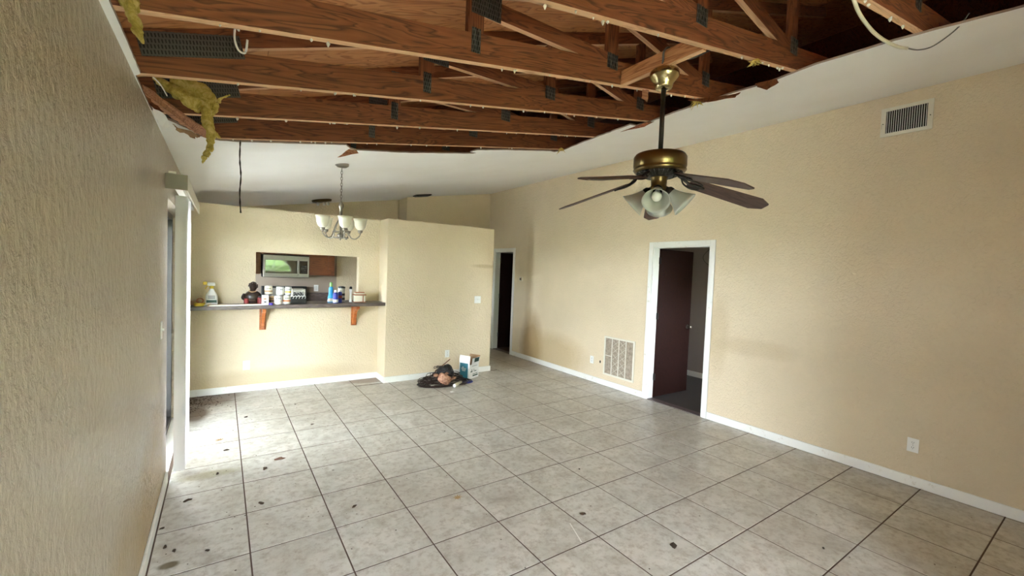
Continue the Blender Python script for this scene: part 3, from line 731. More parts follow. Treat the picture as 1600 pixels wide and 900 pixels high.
# cables -------------------------------------------------------------
def cable(name, pts, r, m, lab, cat='cable'):
    b_ = newbm(); tube(b_, spline(pts, 8), r, 8); return tag(obj(name, b_, m, smooth=True), lab, cat)
cable('cable', [(2.10, 0.78, 3.05), (2.19, 0.75, 2.885), (2.305, 0.75, 2.833), (2.511, 0.75, 2.82), (2.782, 0.75, 2.857), (2.95, 0.75, 2.90)], 0.0075, m_cable_w, 'cream cable drooping out of the hole at the upper right')
cable('cable', [(2.94, 0.75, 2.898), (3.154, 0.75, 2.957), (3.30, 0.75, 3.0), (3.432, 0.75, 3.07), (3.612, 0.75, 3.209), (3.75, 0.75, 3.30)][:2] + [(3.20, 0.70, 2.975), (3.21, 0.62, 3.03), (3.18, 0.57, 3.08)], 0.0035, m_cable_g, 'thin dark wire continuing from the end of the drooping cream cable', 'wire')
cable('wire_loop', [(0.045, 1.975, 2.53), (0.038, 2.19, 2.635), (0.036, 2.2, 2.59), (0.050, 2.2, 2.548), (0.075, 2.2, 2.545), (0.082, 2.2, 2.60)], 0.0045, m_plate, 'small white cable loop hanging under a truss near the left heel plate', 'wire')
cable('wire_scrap', [(-0.30, 2.56, 2.50), (-0.27, 2.62, 2.49), (-0.25, 2.70, 2.485), (-0.235, 2.80, 2.47)], 0.003, m_chip, 'thin pale torn strand at the wall end of the hole by the batt', 'wire')

# ------------------------------------------------------------------ ceiling fan
FX, FY = 2.12, 1.62
fan = empty('ceiling_fan', (FX, FY, 0)); tag(fan, 'antique brass ceiling fan with five drooping dark wooden blades and glass light shades', 'ceiling fan')
b = newbm(); lathe(b, [(0.018, 2.748), (0.044, 2.752), (0.050, 2.765), (0.052, 2.778), (0.066, 2.800), (0.080, 2.815), (0.084, 2.832), (0.080, 2.848), (0.066, 2.858)], 32)
obj('canopy', b, m_brass_b, fan, smooth=True)
b = newbm(); lathe(b, [(0.0135, 2.36), (0.0135, 2.76)], 16); obj('downrod', b, m_bronze, fan, smooth=True)
b = newbm(); lathe(b, [(0.02, 2.378), (0.10, 2.378), (0.140, 2.368), (0.150, 2.352), (0.150, 2.300), (0.147, 2.296), (0.147, 2.285), (0.150, 2.280), (0.140, 2.268), (0.120, 2.262)], 48)
mo = obj('motor_housing', b, m_brass, fan, smooth=True)
b = newbm(); lathe(b, [(0.135, 2.268), (0.105, 2.250), (0.060, 2.238)], 48)
obj('vent_cone', b, m_bronze, fan, smooth=True)
b = newbm()
for k in range(30):
    a = 2 * math.pi * k / 30; c_, s_ = math.cos(a), math.sin(a)
    tube(b, [(c_ * 0.130, s_ * 0.130, 2.262), (c_ * 0.075, s_ * 0.075, 2.239)], 0.0028, 4)
obj('vent_fin', b, m_steel, fan, kind='stuff')
b = newbm(); lathe(b, [(0.055, 2.24), (0.046, 2.232), (0.044, 2.19), (0.048, 2.186), (0.048, 2.172), (0.034, 2.150), (0.012, 2.142)], 28)
obj('light_kit_hub', b, m_brass, fan, smooth=True)
tips = {0: (56, 2.085), 1: (128, 2.125), 2: (-16, 2.075), 3: (-88.5, 2.095), 4: (-161, 2.075)}
def blade_mesh():
    b_ = newbm(); top = []; bot = []
    out = [(0.0, -0.048), (0.03, -0.054), (0.415, -0.070), (0.475, -0.035), (0.478, -0.028), (0.478, 0.028), (0.475, 0.035), (0.415, 0.070), (0.03, 0.054), (0.0, 0.048)]
    for x, y in out:
        top.append(b_.verts.new((x, y, 0.003))); bot.append(b_.verts.new((x, y, -0.003)))
    b_.faces.new(top); b_.faces.new(bot[::-1])
    for k in range(len(out)): b_.faces.new((top[k], bot[k], bot[(k + 1) % len(out)], top[(k + 1) % len(out)]))
    return b_
for k, (rel, zt) in tips.items():
    a = math.radians(55.7 + rel); r0, r1 = 0.180, 0.65; z0 = 2.215
    dr = math.atan2(z0 - zt, r1 - r0)
    mt = Matrix.Translation((math.cos(a) * r0, math.sin(a) * r0, z0)) @ Matrix.Rotation(a, 4, 'Z') @ Matrix.Rotation(dr, 4, 'Y') @ Matrix.Rotation(math.radians(-13), 4, 'X')
    bl = obj('blade', blade_mesh(), m_blade, fan); bl.matrix_local = mt
    # ornate iron
    b = newbm()
    tube(b, [(-0.085, 0, 0.030), (-0.04, 0, 0.012), (0.0, 0, -0.006)], 0.008, 6)
    for s in (-1, 1):
        tube(b, spline([(-0.05, 0, 0.01), (-0.02, s * 0.03, 0.0), (0.03, s * 0.042, -0.008), (0.07, s * 0.028, -0.008), (0.06, s * 0.010, -0.008), (0.03, s * 0.014, -0.008)], 5), 0.005, 6)
        tube(b, spline([(0.0, 0, -0.006), (0.05, s * 0.008, -0.008), (0.095, 0, -0.008)], 4), 0.005, 6)
    lathe(b, [(0.009, -0.012), (0.009, -0.004)], 8, (0.085, 0, 0))
    ir = obj('blade_iron', b, m_bronze, fan); ir.matrix_local = mt
def shade_prof(): return [(0.024, 0.0), (0.027, 0.012), (0.034, 0.035), (0.048, 0.065), (0.064, 0.092), (0.072, 0.105), (0.070, 0.107), (0.061, 0.092), (0.045, 0.065), (0.031, 0.035), (0.024, 0.012), (0.020, 0.004)]
for rel, tilt in ((90, 48), (-90, 48), (180, 48), (0, 48)):
    a = math.radians(33.5 + rel)
    base = Matrix.Translation((math.cos(a) * 0.045, math.sin(a) * 0.045, 2.172)) @ Matrix.Rotation(a, 4, 'Z') @ Matrix.Rotation(math.radians(180 - tilt), 4, 'Y')
    b = newbm(); lathe(b, shade_prof(), 32, (0, 0, 0), cap=False)
    s_ = obj('glass_shade', b, m_glass_sh, fan, smooth=True); s_.matrix_local = base @ Matrix.Translation((0, 0, 0.028)) @ Matrix.Scale(1.08, 4)
    b = newbm(); lathe(b, [(0.012, -0.02), (0.014, 0.0), (0.026, 0.012), (0.029, 0.03), (0.027, 0.04)], 20)
    h_ = obj('socket_fitter', b, m_bronze, fan, smooth=True); h_.matrix_local = base
    b = newbm(); lathe(b, [(0.012, 0.03), (0.013, 0.05), (0.024, 0.075), (0.027, 0.09), (0.022, 0.105), (0.008, 0.113)], 20)
    u_ = obj('bulb', b, m_plate, s_, smooth=True); u_.matrix_local = Matrix.Translation((0, 0, -0.028))
cable('fan_wire', [(2.10, 1.62, 2.852), (2.075, 1.6, 2.90), (2.066, 1.59, 2.935), (2.10, 1.59, 2.970), (2.15, 1.59, 2.965), (2.20, 1.58, 2.945), (2.27, 1.56, 2.95), (2.34, 1.52, 2.985), (2.40, 1.40, 3.04)], 0.006, m_cable_g, 'grey looped wire rising from the ceiling fan canopy', 'wire')

# ------------------------------------------------------------------ chandelier
CX, CY = 1.0, 4.61; CT = cz(CX)
ch = empty('chandelier', (CX, CY, 0)); tag(ch, 'five-arm nickel chandelier with cream glass cups hanging on a chain', 'chandelier')
b = newbm(); lathe(b, [(0.010, CT - 0.035), (0.045, CT - 0.028), (0.066, CT - 0.012), (0.068, CT + 0.012)], 28); obj('canopy', b, m_nickel, ch, smooth=True)
b = newbm(); z = CT - 0.035; k = 0
while z > 2.29:
    pts = []
    for i in range(13):
        t = 2 * math.pi * i / 12; u = 0.009 * math.cos(t); w = 0.020 * math.sin(t)
        pts.append((u if k % 2 else 0.0, 0.0 if k % 2 else u, z - 0.018 + w))
    tube(b, pts, 0.0026, 5); z -= 0.030; k += 1
obj('chain', b, m_nickel, ch)
b = newbm(); lathe(b, [(0.006, 2.30), (0.012, 2.29), (0.026, 2.265), (0.024, 2.240), (0.014, 2.225), (0.014, 2.15), (0.022, 2.14), (0.012, 2.12), (0.009, 1.98), (0.03, 1.965), (0.03, 1.95), (0.012, 1.93), (0.006, 1.905)], 20)
obj('stem', b, m_nickel, ch, smooth=True)
b = newbm(); pts = [(0.075 * math.cos(2 * math.pi * i / 24), 0.075 * math.sin(2 * math.pi * i / 24), 1.93) for i in range(25)]; tube(b, pts, 0.005, 6)
pts = [(x, y, 1.99) for x, y, _ in pts]; tube(b, pts, 0.004, 6)
obj('ring', b, m_nickel, ch, smooth=True)
for phi in (168, 240, 312, 24, 96):
    a = math.radians(77.8 - phi)
    mt = Matrix.Rotation(a, 4, 'Z')
    b = newbm(); tube(b, spline([(0.012, 0, 2.13), (0.05, 0, 2.06), (0.075, 0, 1.99), (0.10, 0, 1.935), (0.145, 0, 1.925), (0.185, 0, 1.96), (0.19, 0, 2.0)], 6), 0.0055, 8)
    obj('arm', b, m_nickel, ch, smooth=True).matrix_local = mt
    b = newbm(); lathe(b, [(0.010, 1.985), (0.022, 1.995), (0.024, 2.015), (0.016, 2.03)], 16, (0.19, 0, 0)); obj('socket', b, m_nickel, ch, smooth=True).matrix_local = mt
    b = newbm(); lathe(b, [(0.022, 2.015), (0.045, 2.035), (0.056, 2.065), (0.060, 2.105), (0.070, 2.132), (0.068, 2.132), (0.057, 2.105), (0.053, 2.067), (0.042, 2.04), (0.020, 2.02)], 28, (0.19, 0, 0), cap=False)
    obj('glass_cup', b, m_glass_ch, ch, smooth=True).matrix_local = mt
# ceiling fixtures over the kitchen
sd = empty('ceiling_lamp', (1.39, 7.85, cz(1.39)));  sd.rotation_euler = (0, -A6, 0); tag(sd, 'small flush fixture with bare bulbs on the kitchen ceiling', 'ceiling light')
b = newbm(); lathe(b, [(0.16, 0.0), (0.15, -0.03), (0.05, -0.04)], 24); obj('base', b, m_brass, sd, smooth=True)
for q in (-0.07, 0.03, 0.09):
    b = newbm(); lathe(b, [(0.012, -0.03), (0.028, -0.06), (0.02, -0.09), (0.004, -0.095)], 12, (q, 0.0, 0)); obj('bulb', b, m_plate, sd, smooth=True)
vt = empty('ceiling_vent', (3.10, 7.65, cz(3.10))); vt.rotation_euler = (0, -A6, 0); tag(vt, 'dark louvred vent on the ceiling above the hallway', 'vent')
b = newbm(); box(b, (-0.15, -0.09, -0.02), (0.15, 0.09, -0.001)); obj('body', b, m_bronze, vt)
for k in range(5): BX('louvre', (-0.13, -0.07 + k * 0.032, -0.03), (0.13, -0.055 + k * 0.032, -0.02), m_steel, vt)

# ------------------------------------------------------------------ valance and vanes
va = empty('blind_valance', (XL, 3.76, 2.0)); tag(va, 'taupe headrail and valance of the vertical blinds above the sliding door', 'blind valance')
b = newbm(); box(b, (0.002, 0, 0.13), (0.125, 0.012, 0.235)); obj('end_cap', b, m_val, va, bevel=0.003)
b = newbm(); box(b, (0.117, 0.012, 0.13), (0.125, 1.92, 0.235)); obj('valance_face', b, m_cream, va)
b = newbm(); box(b, (0.002, 0.012, 0.225), (0.117, 1.92, 0.235)); obj('valance_top', b, m_cream, va)
b = newbm(); box(b, (0.035, 0.02, 0.165), (0.080, 1.90, 0.20)); obj('headrail', b, m_plate, va)
b = newbm(); box(b, (0.02, 0.0, 0.236), (0.06, 0.02, 0.25)); obj('clip', b, m_cream, va)
vb = empty('vertical_blind', (XL + 0.074, 4.07, 0)); tag(vb, 'stack of white vertical blind vanes gathered at the near side of the sliding door', 'blinds')
for k in range(7):
    b = newbm(); w = 0.072; n = 6; f_ = []
    for i in range(n + 1):
        u = -w / 2 + w * i / n; s = 0.006 * (1 - (2 * u / w) ** 2)
        f_.append((u, s))
    top = [b.verts.new((u, s, 2.125)) for u, s in f_]; bo = [b.verts.new((u, s, 0.025)) for u, s in f_]
    for i in range(n): b.faces.new((top[i], top[i + 1], bo[i + 1], bo[i]))
    r = bmesh.ops.extrude_face_region(b, geom=b.faces[:]); bmesh.ops.translate(b, verts=[g for g in r['geom'] if isinstance(g, bmesh.types.BMVert)], vec=(0, 0.0012, 0))
    obj('vane', b, m_vane, vb, loc=(0.0 + R.uniform(-0.003, 0.003), 0.062 * k, 0), rot=(0, 0, R.uniform(-0.25, 0.1) - 0.1))

# ------------------------------------------------------------------ vents, outlets, switches
def vent():
    t = empty('wall_vent', (XR, 1.183, 3.072)); tag(t, 'cream supply vent with dark upright slats high on the right wall', 'vent')
    b_ = newbm(); w, h = 0.167, 0.122
    for lo, hi in (((-0.012, -w, -h), (-0.001, w, -h + 0.028)), ((-0.012, -w, h - 0.028), (-0.001, w, h)), ((-0.012, -w, -h + 0.028), (-0.001, -w + 0.034, h - 0.028)), ((-0.012, w - 0.034, -h + 0.028), (-0.001, w, h - 0.028))): box(b_, lo, hi)
    obj('frame', b_, m_cream, t)
    BX('backing', (-0.003, -w + 0.03, -h + 0.025), (-0.0012, w - 0.03, h - 0.025), m_dark, t)
    n = 18
    for k in range(n):
        y = -w + 0.042 + (2 * w - 0.084) * k / (n - 1)
        BX('slat', (-0.010, y - 0.0016, -h + 0.027), (-0.0035, y + 0.0016, h - 0.027), m_plate, t)
    BX('lever', (-0.02, w - 0.008, -0.05), (-0.012, w - 0.002, -0.01), m_cream, t)
    for s in (-1, 1):
        b_ = newbm(); lathe(b_, [(0.004, 0), (0.004, 0.003)], 8, mat4=Matrix.Rotation(-math.pi / 2, 4, 'Y')); obj('screw', b_, m_bronze, t, loc=(-0.012, s * (w - 0.016), -0.01))
vent()
def grille():
    t = empty('return_grille', (XR, 4.182, 0.455)); tag(t, 'large return air grille with dusty filter low on the right wall', 'grille')
    w, h = 0.285, 0.29; b_ = newbm(); f = 0.026
    for lo, hi in (((-0.016, -w, -h), (-0.001, w, -h + f)), ((-0.016, -w, h - f), (-0.001, w, h)), ((-0.016, -w, -h + f), (-0.001, -w + f, h - f)), ((-0.016, w - f, -h + f), (-0.001, w, h - f))): box(b_, lo, hi)
    obj('frame', b_, m_cream, t, bevel=0.002)
    BX('filter', (-0.006, -w + f, -h + f), (-0.0012, w - f, h - f), m_grille_f, t)
    for k in (1, 2, 3):
        y = -w + f + (2 * w - 2 * f) * k / 4; BX('mullion', (-0.015, y - 0.006, -h + f), (-0.006, y + 0.006, h - f), m_cream, t)
    b_ = newbm(); rs = random.Random(4)
    wy_ = (2 * w - 2 * f) / 4
    for c_ in (1, 2):
        for q in range(5):
            y0 = -w + f + wy_ * c_ + 0.01; z0 = -h + f + 0.02 + q * 0.10
            tube(b_, [(-0.008, y0, z0), (-0.008, y0 + wy_ - 0.02, z0 + 0.09)], 0.0018, 4); tube(b_, [(-0.008, y0 + wy_ - 0.02, z0), (-0.008, y0, z0 + 0.09)], 0.0018, 4)
    obj('filter_mesh', b_, m_cream_c, t, kind='stuff')
    BX('crossbar', (-0.014, w - f - wy_, 0.0), (-0.007, w - f, 0.008), m_cream, t)
    BX('crossbar', (-0.014, -w + f, -0.01), (-0.007, -w + f + wy_, 0.014), m_grille_f, t)
grille()
def outlet(name, loc, rz_, lab, kind='outlet', cat='outlet'):
    t = empty(name, loc, rz_); tag(t, lab, cat)
    w, h = 0.037, 0.058
    if kind == 'switch2': w = 0.058
    BX('plate', (-w, -0.006, -h), (w, -0.0005, h), m_plate, t, bevel=0.002)
    if kind == 'outlet':
        for s in (-1, 1):
            b_ = newbm(); lathe(b_, [(0.017, 0), (0.017, 0.003)], 18, (0, -0.006, s * 0.021), mat4=Matrix.Rotation(math.pi / 2, 4, 'X')); f_ = obj('receptacle', b_, m_plate, t)
            for q in (-1, 1): BX('slot', (q * 0.006 - 0.0012, -0.0098, s * 0.021 - 0.001), (q * 0.006 + 0.0012, -0.0088, s * 0.021 + 0.009), m_dark, f_)
            BX('slot', (-0.002, -0.0098, s * 0.021 - 0.010), (0.002, -0.0088, s * 0.021 - 0.006), m_dark, f_)
    else:
        for q in ((-0.023, 0.023) if kind == 'switch2' else (0,)):
            BX('toggle', (q - 0.005, -0.018, -0.004), (q + 0.005, -0.006, 0.012), m_plate, t, bevel=0.002)
    b_ = newbm(); lathe(b_, [(0.003, 0), (0.003, 0.001)], 8, (0, -0.006, 0), mat4=Matrix.Rotation(math.pi / 2, 4, 'X')); obj('screw', b_, m_nickel, t)
    return t
PI = math.pi
outlet('wall_outlet', (XR, 0.987, 0.34), -PI / 2, 'white power outlet low on the right wall nearest the camera')
outlet('wall_outlet', (XR, 4.718, 0.335), -PI / 2, 'white power outlet left of the return air grille')
outlet('wall_outlet', (2.90, 5.962, 0.345), 0, 'white power outlet on the partition wall above the tangled pile')
outlet('wall_outlet', (0.274, YE, 0.335), 0, 'white power outlet on the wall under the bar counter')
outlet('wall_outlet', (1.42, YK - 0.006, 1.215), 0, 'white power outlet on the kitchen wall right of the stove')
outlet('light_switch', (3.404, 5.962, 1.18), 0, 'white double switch plate on the partition wall', 'switch2', 'light switch')
outlet('light_switch', (XL, 3.585, 1.18), PI / 2, 'switch plate on the textured left wall beside the sliding door', 'switch', 'light switch')
t = empty('thermostat_mount', (XR, 6.70, 1.515), -PI / 2); tag(t, 'bare thermostat mounting plate with open wires near the far door', 'thermostat')
BX('plate', (-0.05, -0.008, -0.04), (0.05, -0.0005, 0.04), m_cream, t)
BX('opening', (-0.035, -0.010, -0.025), (0.0, -0.008, 0.02), m_dark, t); BX('terminal_block', (0.012, -0.014, -0.03), (0.034, -0.008, 0.03), m_tan, t)
b = newbm(); lathe(b, [(0.014, 0), (0.012, 0.003)], 9, mat4=Matrix.Rotation(-PI / 2, 4, 'Y'), sx=1.6); tag(obj('wall_hole', b, m_dark, loc=(XR, 4.545, 0.335)), 'small dark gouged hole beside the return air grille', 'hole')
cable('wire', [(6.6, 3.94, 2.18), (6.60, 4.04, 2.09), (6.60, 4.09, 2.02), (6.60, 4.06, 1.94), (6.61, 3.96, 1.86)], 0.005, m_cable_g, 'dark wire curling on the bedroom wall seen through the open door', 'wire')

# ------------------------------------------------------------------ bar counter
def bt0(x): return 1.115 + (x + 0.325) * 0.0133
def bt(x): return bt0(x) + 0.0008
bar = empty('bar_counter', (XL, YE, 0)); tag(bar, 'dark laminate bar counter running through the pass-through wall', 'counter')
b = newbm()
vs = []
for x in (XL + 0.002, 1.922):
    for y in (5.975, YE - 0.002):
        for dz in (-0.045, 0): vs.append(b.verts.new((x - XL, y - YE, bt0(x) + dz)))
for f in ((0, 1, 3, 2), (4, 6, 7, 5), (0, 4, 5, 1), (2, 3, 7, 6), (0, 2, 6, 4), (1, 5, 7, 3)): b.faces.new([vs[i] for i in f])
obj('countertop', b, m_counter, bar, bevel=0.004)
b = newbm(); vs = []
for x in (PX0 + 0.002, PX1 - 0.002):
    for y in (YE - 0.002, YE + 0.2):
        for dz in (-0.045, 0): vs.append(b.verts.new((x - XL, y - YE, bt0(x) + dz)))
for f in ((0, 1, 3, 2), (4, 6, 7, 5), (0, 4, 5, 1), (2, 3, 7, 6), (0, 2, 6, 4), (1, 5, 7, 3)): b.faces.new([vs[i] for i in f])
obj('countertop_sill', b, m_counter, bar)
def bracket(x, lab):
    t = empty('shelf_bracket', (x, YE, 0)); tag(t, lab, 'bracket')
    top = bt(x) - 0.0455; w = 0.0385
    b_ = newbm()
    prof = [(0, top), (-0.24, top), (-0.24, top - 0.04), (-0.20, top - 0.06), (-0.15, top - 0.07), (-0.11, top - 0.11), (-0.09, top - 0.17), (-0.055, top - 0.20), (-0.05, top - 0.26), (-0.02, top - 0.285), (0, top - 0.285)]
    l = [b_.verts.new((-w / 2, y, z)) for y, z in prof]; r_ = [b_.verts.new((w / 2, y, z)) for y, z in prof]
    b_.faces.new(l); b_.faces.new(r_[::-1])
    for k in range(len(prof)): b_.faces.new((l[k], l[(k + 1) % len(prof)], r_[(k + 1) % len(prof)], r_[k]))
    obj('corbel', b_, m_bracket, t, bevel=0.003)
    BX('back_plate', (-0.038, -0.012, top - 0.30), (0.038, -0.0005, top), m_bracket, t, bevel=0.002)
bracket(0.445, 'orange wooden corbel under the bar counter, left one')
bracket(1.575, 'orange wooden corbel under the bar counter, right one near the partition')

# items on the bar -------------------------------------------------------
def lathe_thing(name, lab, cat, x, y, parts, group=None, z=None):
    t = empty(name, (x, y, bt(x) if z is None else z)); tag(t, lab, cat, group)
    for pn, prof, m, sx_, sy_ in parts:
        b_ = newbm(); lathe(b_, prof, 22, sx=sx_, sy=sy_); obj(pn, b_, m, t, smooth=False)
    return t
# spray bottle
t = empty('spray_bottle', (-0.093, 6.17, bt(-0.093))); tag(t, 'white spray bottle with yellow trigger at the left end of the bar', 'spray bottle')
b = newbm(); lathe(b, [(0.058, 0), (0.060, 0.01), (0.060, 0.10), (0.052, 0.13), (0.030, 0.165), (0.018, 0.19), (0.018, 0.20)], 24, sy=0.55); obj('bottle', b, m_wlabel, t, smooth=True)
b = newbm(); box(b, (-0.05, -0.0345, 0.03), (0.05, -0.0335, 0.06)); obj('green_label', b, m_dgreen, t)
for z_ in (0.075, 0.09, 0.105): BX('label_line', (-0.035, -0.0345, z_), (0.035, -0.0335, z_ + 0.006), m_dgreen, t)
b = newbm(); lathe(b, [(0.021, 0.195), (0.021, 0.222), (0.014, 0.228)], 16); obj('collar', b, m_yellow, t)
b = newbm(); box(b, (-0.045, -0.014, 0.228), (0.035, 0.014, 0.268)); obj('spray_head', b, m_plate, t, bevel=0.008)
b = newbm(); tube(b, spline([(-0.02, 0, 0.235), (-0.045, 0, 0.22), (-0.06, 0, 0.19)], 4), 0.007, 6); obj('trigger', b, m_yellow, t)
b = newbm(); box(b, (-0.085, -0.012, 0.238), (-0.043, 0.012, 0.275)); obj('nozzle', b, m_yellow, t, bevel=0.006)
lathe_thing('tape_roll', 'yellow tape roll lying at the wall end of the bar', 'tape', -0.205, 6.09, [('roll', [(0.052, 0), (0.054, 0.005), (0.054, 0.03), (0.052, 0.035), (0.03, 0.035), (0.03, 0.0)], m_yellow, 1, 1)])
b = newbm(); pts = [(0.03 * math.cos(2 * PI * i / 16), 0.012 * math.sin(2 * PI * i / 16), 0.024 * math.sin(2 * PI * i / 16) + 0.024) for i in range(17)]; tube(b, pts, 0.007, 6)
tag(obj('ring_handle', b, m_terra, loc=(-0.20, 6.09, bt(-0.2) + 0.036), smooth=True), 'brown ring resting on top of the yellow tape roll', 'ring')
b = newbm(); box(b, (-0.05, -0.03, 0), (0.05, 0.03, 0.05)); tag(obj('small_box', b, m_tan, loc=(-0.268, 6.20, bt(-0.268)), bevel=0.006), 'small tan box in the corner behind the tape roll', 'box')
# long board
t = empty('paint_board', (0.14, 6.04, bt(0.14)), 0.01); t.rotation_euler = (0, -0.0133, 0.0); tag(t, 'long thin tan board with a white front edge lying on the bar', 'board')
b = newbm(); box(b, (-0.27, -0.055, 0.0005), (0.28, 0.06, 0.012)); obj('board', b, m_plaid, t, bevel=0.002)
b = newbm(); box(b, (-0.25, -0.062, 0.0005), (0.29, -0.055, 0.014)); obj('white_edge', b, m_plate, t)
b = newbm(); tube(b, [(-0.30, -0.02, 0.010), (-0.235, 0.02, 0.03)], 0.007, 6); obj('tip', b, m_cream_c, t)
# bust figure
t = empty('figurine', (0.325, 6.21, bt(0.325))); tag(t, 'dark brown bust figurine of a curly haired child on the bar', 'figurine')
b = newbm(); lathe(b, [(0.070, 0), (0.080, 0.015), (0.076, 0.05), (0.085, 0.09), (0.082, 0.12), (0.050, 0.150), (0.028, 0.165), (0.026, 0.185)], 28, sx=1.15, sy=0.8)
for v in b.verts: v.co += v.co.normalized() * mnoise.noise(v.co * 38) * 0.012
obj('torso', b, m_brownz, t, smooth=True)
b = newbm(); bmesh.ops.create_uvsphere(b, u_segments=24, v_segments=16, radius=0.046, matrix=Matrix.Translation((0.005, -0.004, 0.212)) @ Matrix.Diagonal((0.92, 1, 1.1, 1)))
for v in b.verts:                                   # chin and nose
    if v.co.y < -0.035 and abs(v.co.x - 0.005) < 0.012 and 0.2 < v.co.z < 0.215: v.co.y -= 0.008
obj('head', b, m_brownz, t, smooth=True)
b = newbm(); rs = random.Random(2)
for k in range(46):
    a = rs.uniform(0, 2 * PI); el = rs.uniform(-0.3, 1.5)
    p = Vector((0.005 + 0.045 * math.cos(a) * math.cos(el), 0.004 + 0.045 * math.sin(a) * math.cos(el), 0.220 + 0.045 * math.sin(el)))
    if p.y < -0.026 and p.z < 0.235: continue
    bmesh.ops.create_icosphere(b, subdivisions=1, radius=rs.uniform(0.010, 0.015), matrix=Matrix.Translation(p))
obj('curls', b, m_brownz, t, smooth=True)
for s in (-1, 1):
    b = newbm(); bmesh.ops.create_icosphere(b, subdivisions=1, radius=0.005, matrix=Matrix.Translation((0.005 + s * 0.016, -0.045, 0.218))); obj('eye', b, m_black, t)
b = newbm(); tube(b, spline([(-0.085, -0.01, 0.115), (-0.10, -0.05, 0.075), (-0.03, -0.075, 0.05), (0.03, -0.072, 0.055)], 5), 0.02, 8, radii=[0.024 - 0.0006 * k for k in range(16)]); obj('arm', b, m_brownz, t, smooth=True)
b = newbm(); tube(b, spline([(-0.045, -0.035, 0.165), (-0.01, -0.045, 0.150), (0.035, -0.04, 0.16)], 4), 0.007, 6); obj('collar', b, m_tan, t)
lathe_thing('candle', 'small dark red candle in front of the left side of the bust', 'candle', 0.256, 6.13, [('candle', [(0.026, 0), (0.026, 0.07), (0.02, 0.075)], m_red, 1, 1), ('holder', [(0.031, 0), (0.031, 0.012)], m_black, 1, 1)])
lathe_thing('jar', 'small dark red jar tucked right of the bust', 'jar', 0.402, 6.12, [('jar', [(0.030, 0), (0.032, 0.01), (0.032, 0.08), (0.024, 0.088)], m_red, 1, 1), ('lid', [(0.026, 0.088), (0.026, 0.1)], m_black, 1, 1)])
# spice boxes and cans, two rows
t = empty('white_box', (0.447, 6.03, bt(0.447))); tag(t, 'white box with dark print, lower row next to the bust', 'box')
BX('carton', (-0.036, -0.03, 0), (0.036, 0.03, 0.12), m_wlabel, t, bevel=0.002); BX('print', (-0.014, -0.031, 0.03), (0.014, -0.030, 0.045), m_black, t); BX('print', (-0.016, -0.031, 0.065), (0.012, -0.030, 0.085), m_tan, t)
def can(x, y, z, r, h, body, band, lab, lid=m_ss):
    t = empty('food_can', (x, y, z)); tag(t, lab, 'can', 'stacked food cans on the bar')
    b_ = newbm(); lathe(b_, [(r, 0.006), (r, h - 0.006)], 24, cap=False); obj('label', b_, body, t, smooth=True)
    b_ = newbm(); lathe(b_, [(r * 0.96, 0), (r * 1.02, 0.001), (r * 1.02, 0.006), (r, 0.008)], 24); lathe(b_, [(r, h - 0.008), (r * 1.02, h - 0.006), (r * 1.02, h), (r * 0.94, h), (r * 0.93, h - 0.004)], 24); obj('rim', b_, lid, t)
    b_ = newbm(); lathe(b_, [(r * 1.006, h * 0.28), (r * 1.006, h * 0.46)], 24, cap=False); obj('band', b_, band, t, smooth=True)
    for k in range(3):
        b_ = newbm(); a0 = -PI / 2 - 0.5 + k * 0.4
        lathe_seg = [(math.cos(a0 + q * 0.1) * r * 1.01, math.sin(a0 + q * 0.1) * r * 1.01) for q in range(3)]
        for q in range(2):
            b_.faces.new([b_.verts.new((lathe_seg[q][0], lathe_seg[q][1], h * 0.6)), b_.verts.new((lathe_seg[q + 1][0], lathe_seg[q + 1][1], h * 0.6)), b_.verts.new((lathe_seg[q + 1][0], lathe_seg[q + 1][1], h * 0.75)), b_.verts.new((lathe_seg[q][0], lathe_seg[q][1], h * 0.75))])
        obj('print', b_, m_dgreen, t)
zc = bt(0.5)
can(0.522, 6.11, bt(0.522), 0.036, 0.11, m_tan, m_brownz, 'brown can in the lower row behind the purple cap')
can(0.592, 6.06, bt(0.592), 0.046, 0.112, m_wlabel, m_cream_c, 'wide white can in the middle of the lower row')
can(0.692, 6.10, bt(0.692), 0.046, 0.112, m_cream_c, m_orange, 'cream and orange can at the right of the lower row')
can(0.490, 6.13, bt(0.490) + 0.124, 0.044, 0.108, m_cream_c, m_tan, 'cream can at the left of the upper row')
can(0.615, 6.09, bt(0.592) + 0.114, 0.044, 0.108, m_wlabel, m_plate, 'white can in the middle of the upper row')
can(0.710, 6.11, bt(0.692) + 0.114, 0.036, 0.106, m_wlabel, m_yellow, 'white and yellow can at the right of the upper row')
lathe_thing('bottle_cap', 'purple cap lying in front of the lower cans', 'cap', 0.507, 6.00, [('cap', [(0.024, 0), (0.024, 0.022), (0.02, 0.027)], m_purple, 1, 1)])
